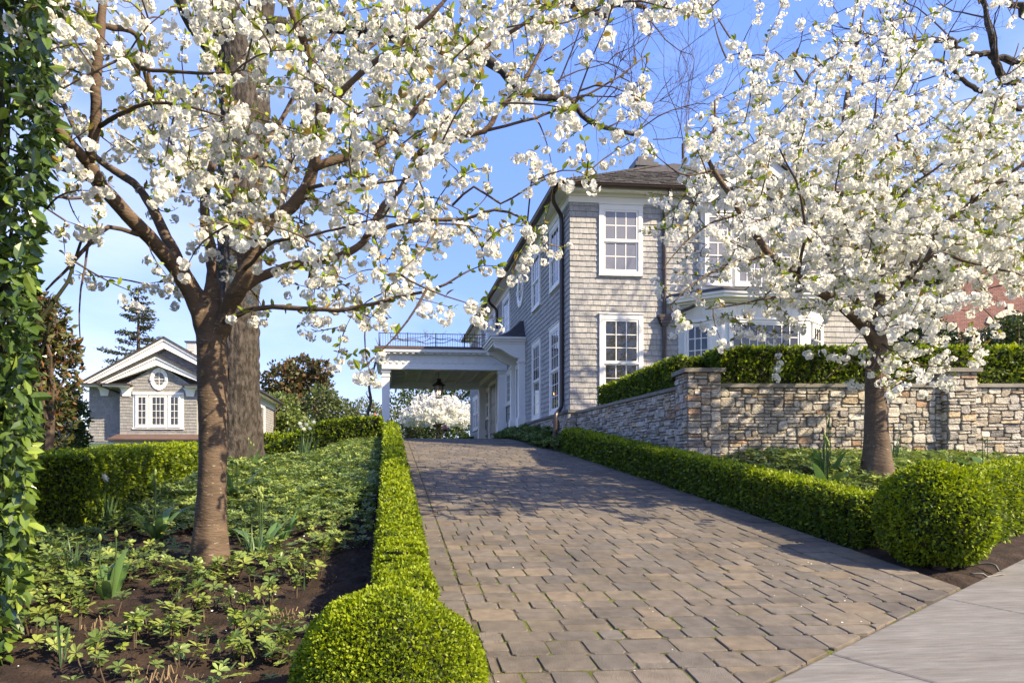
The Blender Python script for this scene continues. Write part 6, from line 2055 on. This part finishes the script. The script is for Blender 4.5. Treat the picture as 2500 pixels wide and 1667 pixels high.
for px, py, lab, s, nb_ in ((4.95, 7.35, 'dense tulip clump full of buds left of the further blossoming trunk', 1.5, 14), (5.35, 7.9, 'tulips directly behind the right blossoming trunk on its left side', 1.5, 5), (7.9, 8.4, 'tulip clump in front of the second stone pier', 1.5, 2)):
    tulip(px, py, lab, s, nb_)
daffodil(4.75, 8.3, 'dark grassy bulb leaves near the stone wall, left of the tulips', 1.5, 30, 0)
daffodil(6.75, 8.6, 'grassy bulb leaves with a white flower right of the further trunk', 1.5, 22, 1)

# cut back perennials: bundles of dry stubs
for k, (xd, yd, lab) in enumerate(((240, 1455, 'dry cut perennial stubs beyond the front soil, near the tulips'), (385, 1570, 'dry cut perennial stubs at the bottom edge of the bed'), (650, 1420, 'dry cut perennial stubs left of the rounded box shrub'), (760, 1180, 'dry stubs in the upper bed near the narrow hedge'))):
    px, py = on_soil(xd, yd)
    py = max(py, 2.9); z = float(soil_z(px, py))
    b = MB()
    for q in range(34):
        a = rnd.random() * 6.28; r_ = rnd.uniform(0, .16); h = rnd.uniform(.02, .085)
        x0, y0 = px + r_ * cos(a), py + r_ * sin(a) * .7
        b.tube([(x0, y0, z - .02), (x0 + rnd.uniform(-.03, .03), y0 + rnd.uniform(-.03, .03), z + h)], [.0028, .0022], 5, rnd.uniform(.35, 1.0))
    obj('cut_stems', b, M['deadstem'], label=lab, cat='plant', group='cut back perennial stubs')
# fallen petals and crumbs
b = MB()
n = 420
xx = gp.uniform(.35, 4.1, n); yy = gp.uniform(2.8, 15, n) 
keep = (gp.random(n) < np.clip(.25 + .75 * (xx > 2.6), 0, 1)) & (sdist(xx, yy) < -.05)
xx, yy = xx[keep], yy[keep]
scatter(b, np.array([(-.5, 0, 0), (0, -.4, .1), (.5, 0, 0), (0, .4, .12)]), np.array([(0, 1, 2, 3)]), np.stack([xx, yy, zd(yy) + .006], -1), rot_basis(up_tilt(len(xx), gp, .12), gp.random(len(xx)) * 6.3), gp.uniform(.008, .018, len(xx)), np.full((len(xx), 3), .95))
n = 150
xx = gp.uniform(-3.0, -.2, n); yy = gp.uniform(2.9, 7.5, n)
scatter(b, np.array([(-.5, 0, 0), (0, -.4, .1), (.5, 0, 0), (0, .4, .12)]), np.array([(0, 1, 2, 3)]), np.stack([xx, yy, soil_z(xx, yy) + .03], -1), rot_basis(up_tilt(n, gp, .3), gp.random(n) * 6.3), gp.uniform(.008, .016, n), np.full((n, 3), .85))
obj('fallen_petals', b, M['white'], kind='stuff', label='white petals fallen on pavers and soil', cat='petals')
# moss tufts standing in some joints
b = MB()
n = 900
xx = gp.uniform(.45, 3.6, n); yy = gp.uniform(2.7, 9, n)
# hose loop beside the ball
pts = []
for t in np.linspace(-2.4, 1.5, 26):
    px, py = 4.62 + .20 * cos(t), 4.98 + .14 * sin(t)
    pts.append((px, py, float(soil_z(px, py)) + .022 + .010 * sin(3 * t)))
b = MB(); b.tube(pts, .008, 7); obj('irrigation_hose', b, M['hose'], smooth=True, label='thin grey drip hose curling out of the soil under the box ball', cat='hose')
# red roofed bird houses far back
for xd, yd, Yd_, lab in ((1022, 985, 34.5, 'small red roofed bird house right of the far white tree'), (861, 958, 36.0, 'small red bird house left of the carport column')):
    p = at(xd, yd, Yd_)
    th = empty('bird_house', (p[0], p[1], .9), lab, 'bird house', 'red bird houses')
    b = MB(); b.tube([(p[0], p[1], .8), (p[0], p[1], p[2] - .12)], .02, 6); obj('post', b, M['stake'], th)
    b = MB(); lathe(b, p[0], p[1], [(.0, p[2] + .26), (.08, p[2] + .14), (.22, p[2] - .0), (.0, p[2] + .01)], 8); obj('roof', b, M['red'], th)
    b = MB(); lathe(b, p[0], p[1], [(.11, p[2] - .001), (.11, p[2] - .12), (.0, p[2] - .125)], 8); obj('body', b, M['twig'], th)
# crooked vine stem climbing outside the left carport column
b = MB()
P = [at(x, y, 24.6) for x, y in ((846, 1010), (845, 950), (852, 920), (848, 885), (858, 850), (868, 815), (890, 795))]
P = crm(P, .1); b.tube(P, np.linspace(.07, .025, len(P)), 7)
for k in range(7):
    i = rnd.randrange(8, len(P) - 2); q = P[i]
    b.tube([q, q + np.array([rnd.uniform(-.2, .25), 0, rnd.uniform(.1, .3)]), q + np.array([rnd.uniform(-.3, .4), 0, rnd.uniform(.3, .5)])], [.02, .012, .006], 5)
obj('vine_stem', b, M['twig'], label='crooked dark vine stem climbing outside the left carport column', cat='vine')
print('TRIS', sum(sum(max(0, p) for p in [len(o.data.loops) - 2 * len(o.data.polygons)]) for o in SC.objects if o.type == 'MESH'), {o.name: len(o.data.loops) - 2 * len(o.data.polygons) for o in SC.objects if o.type == 'MESH' and len(o.data.loops) > 90000})
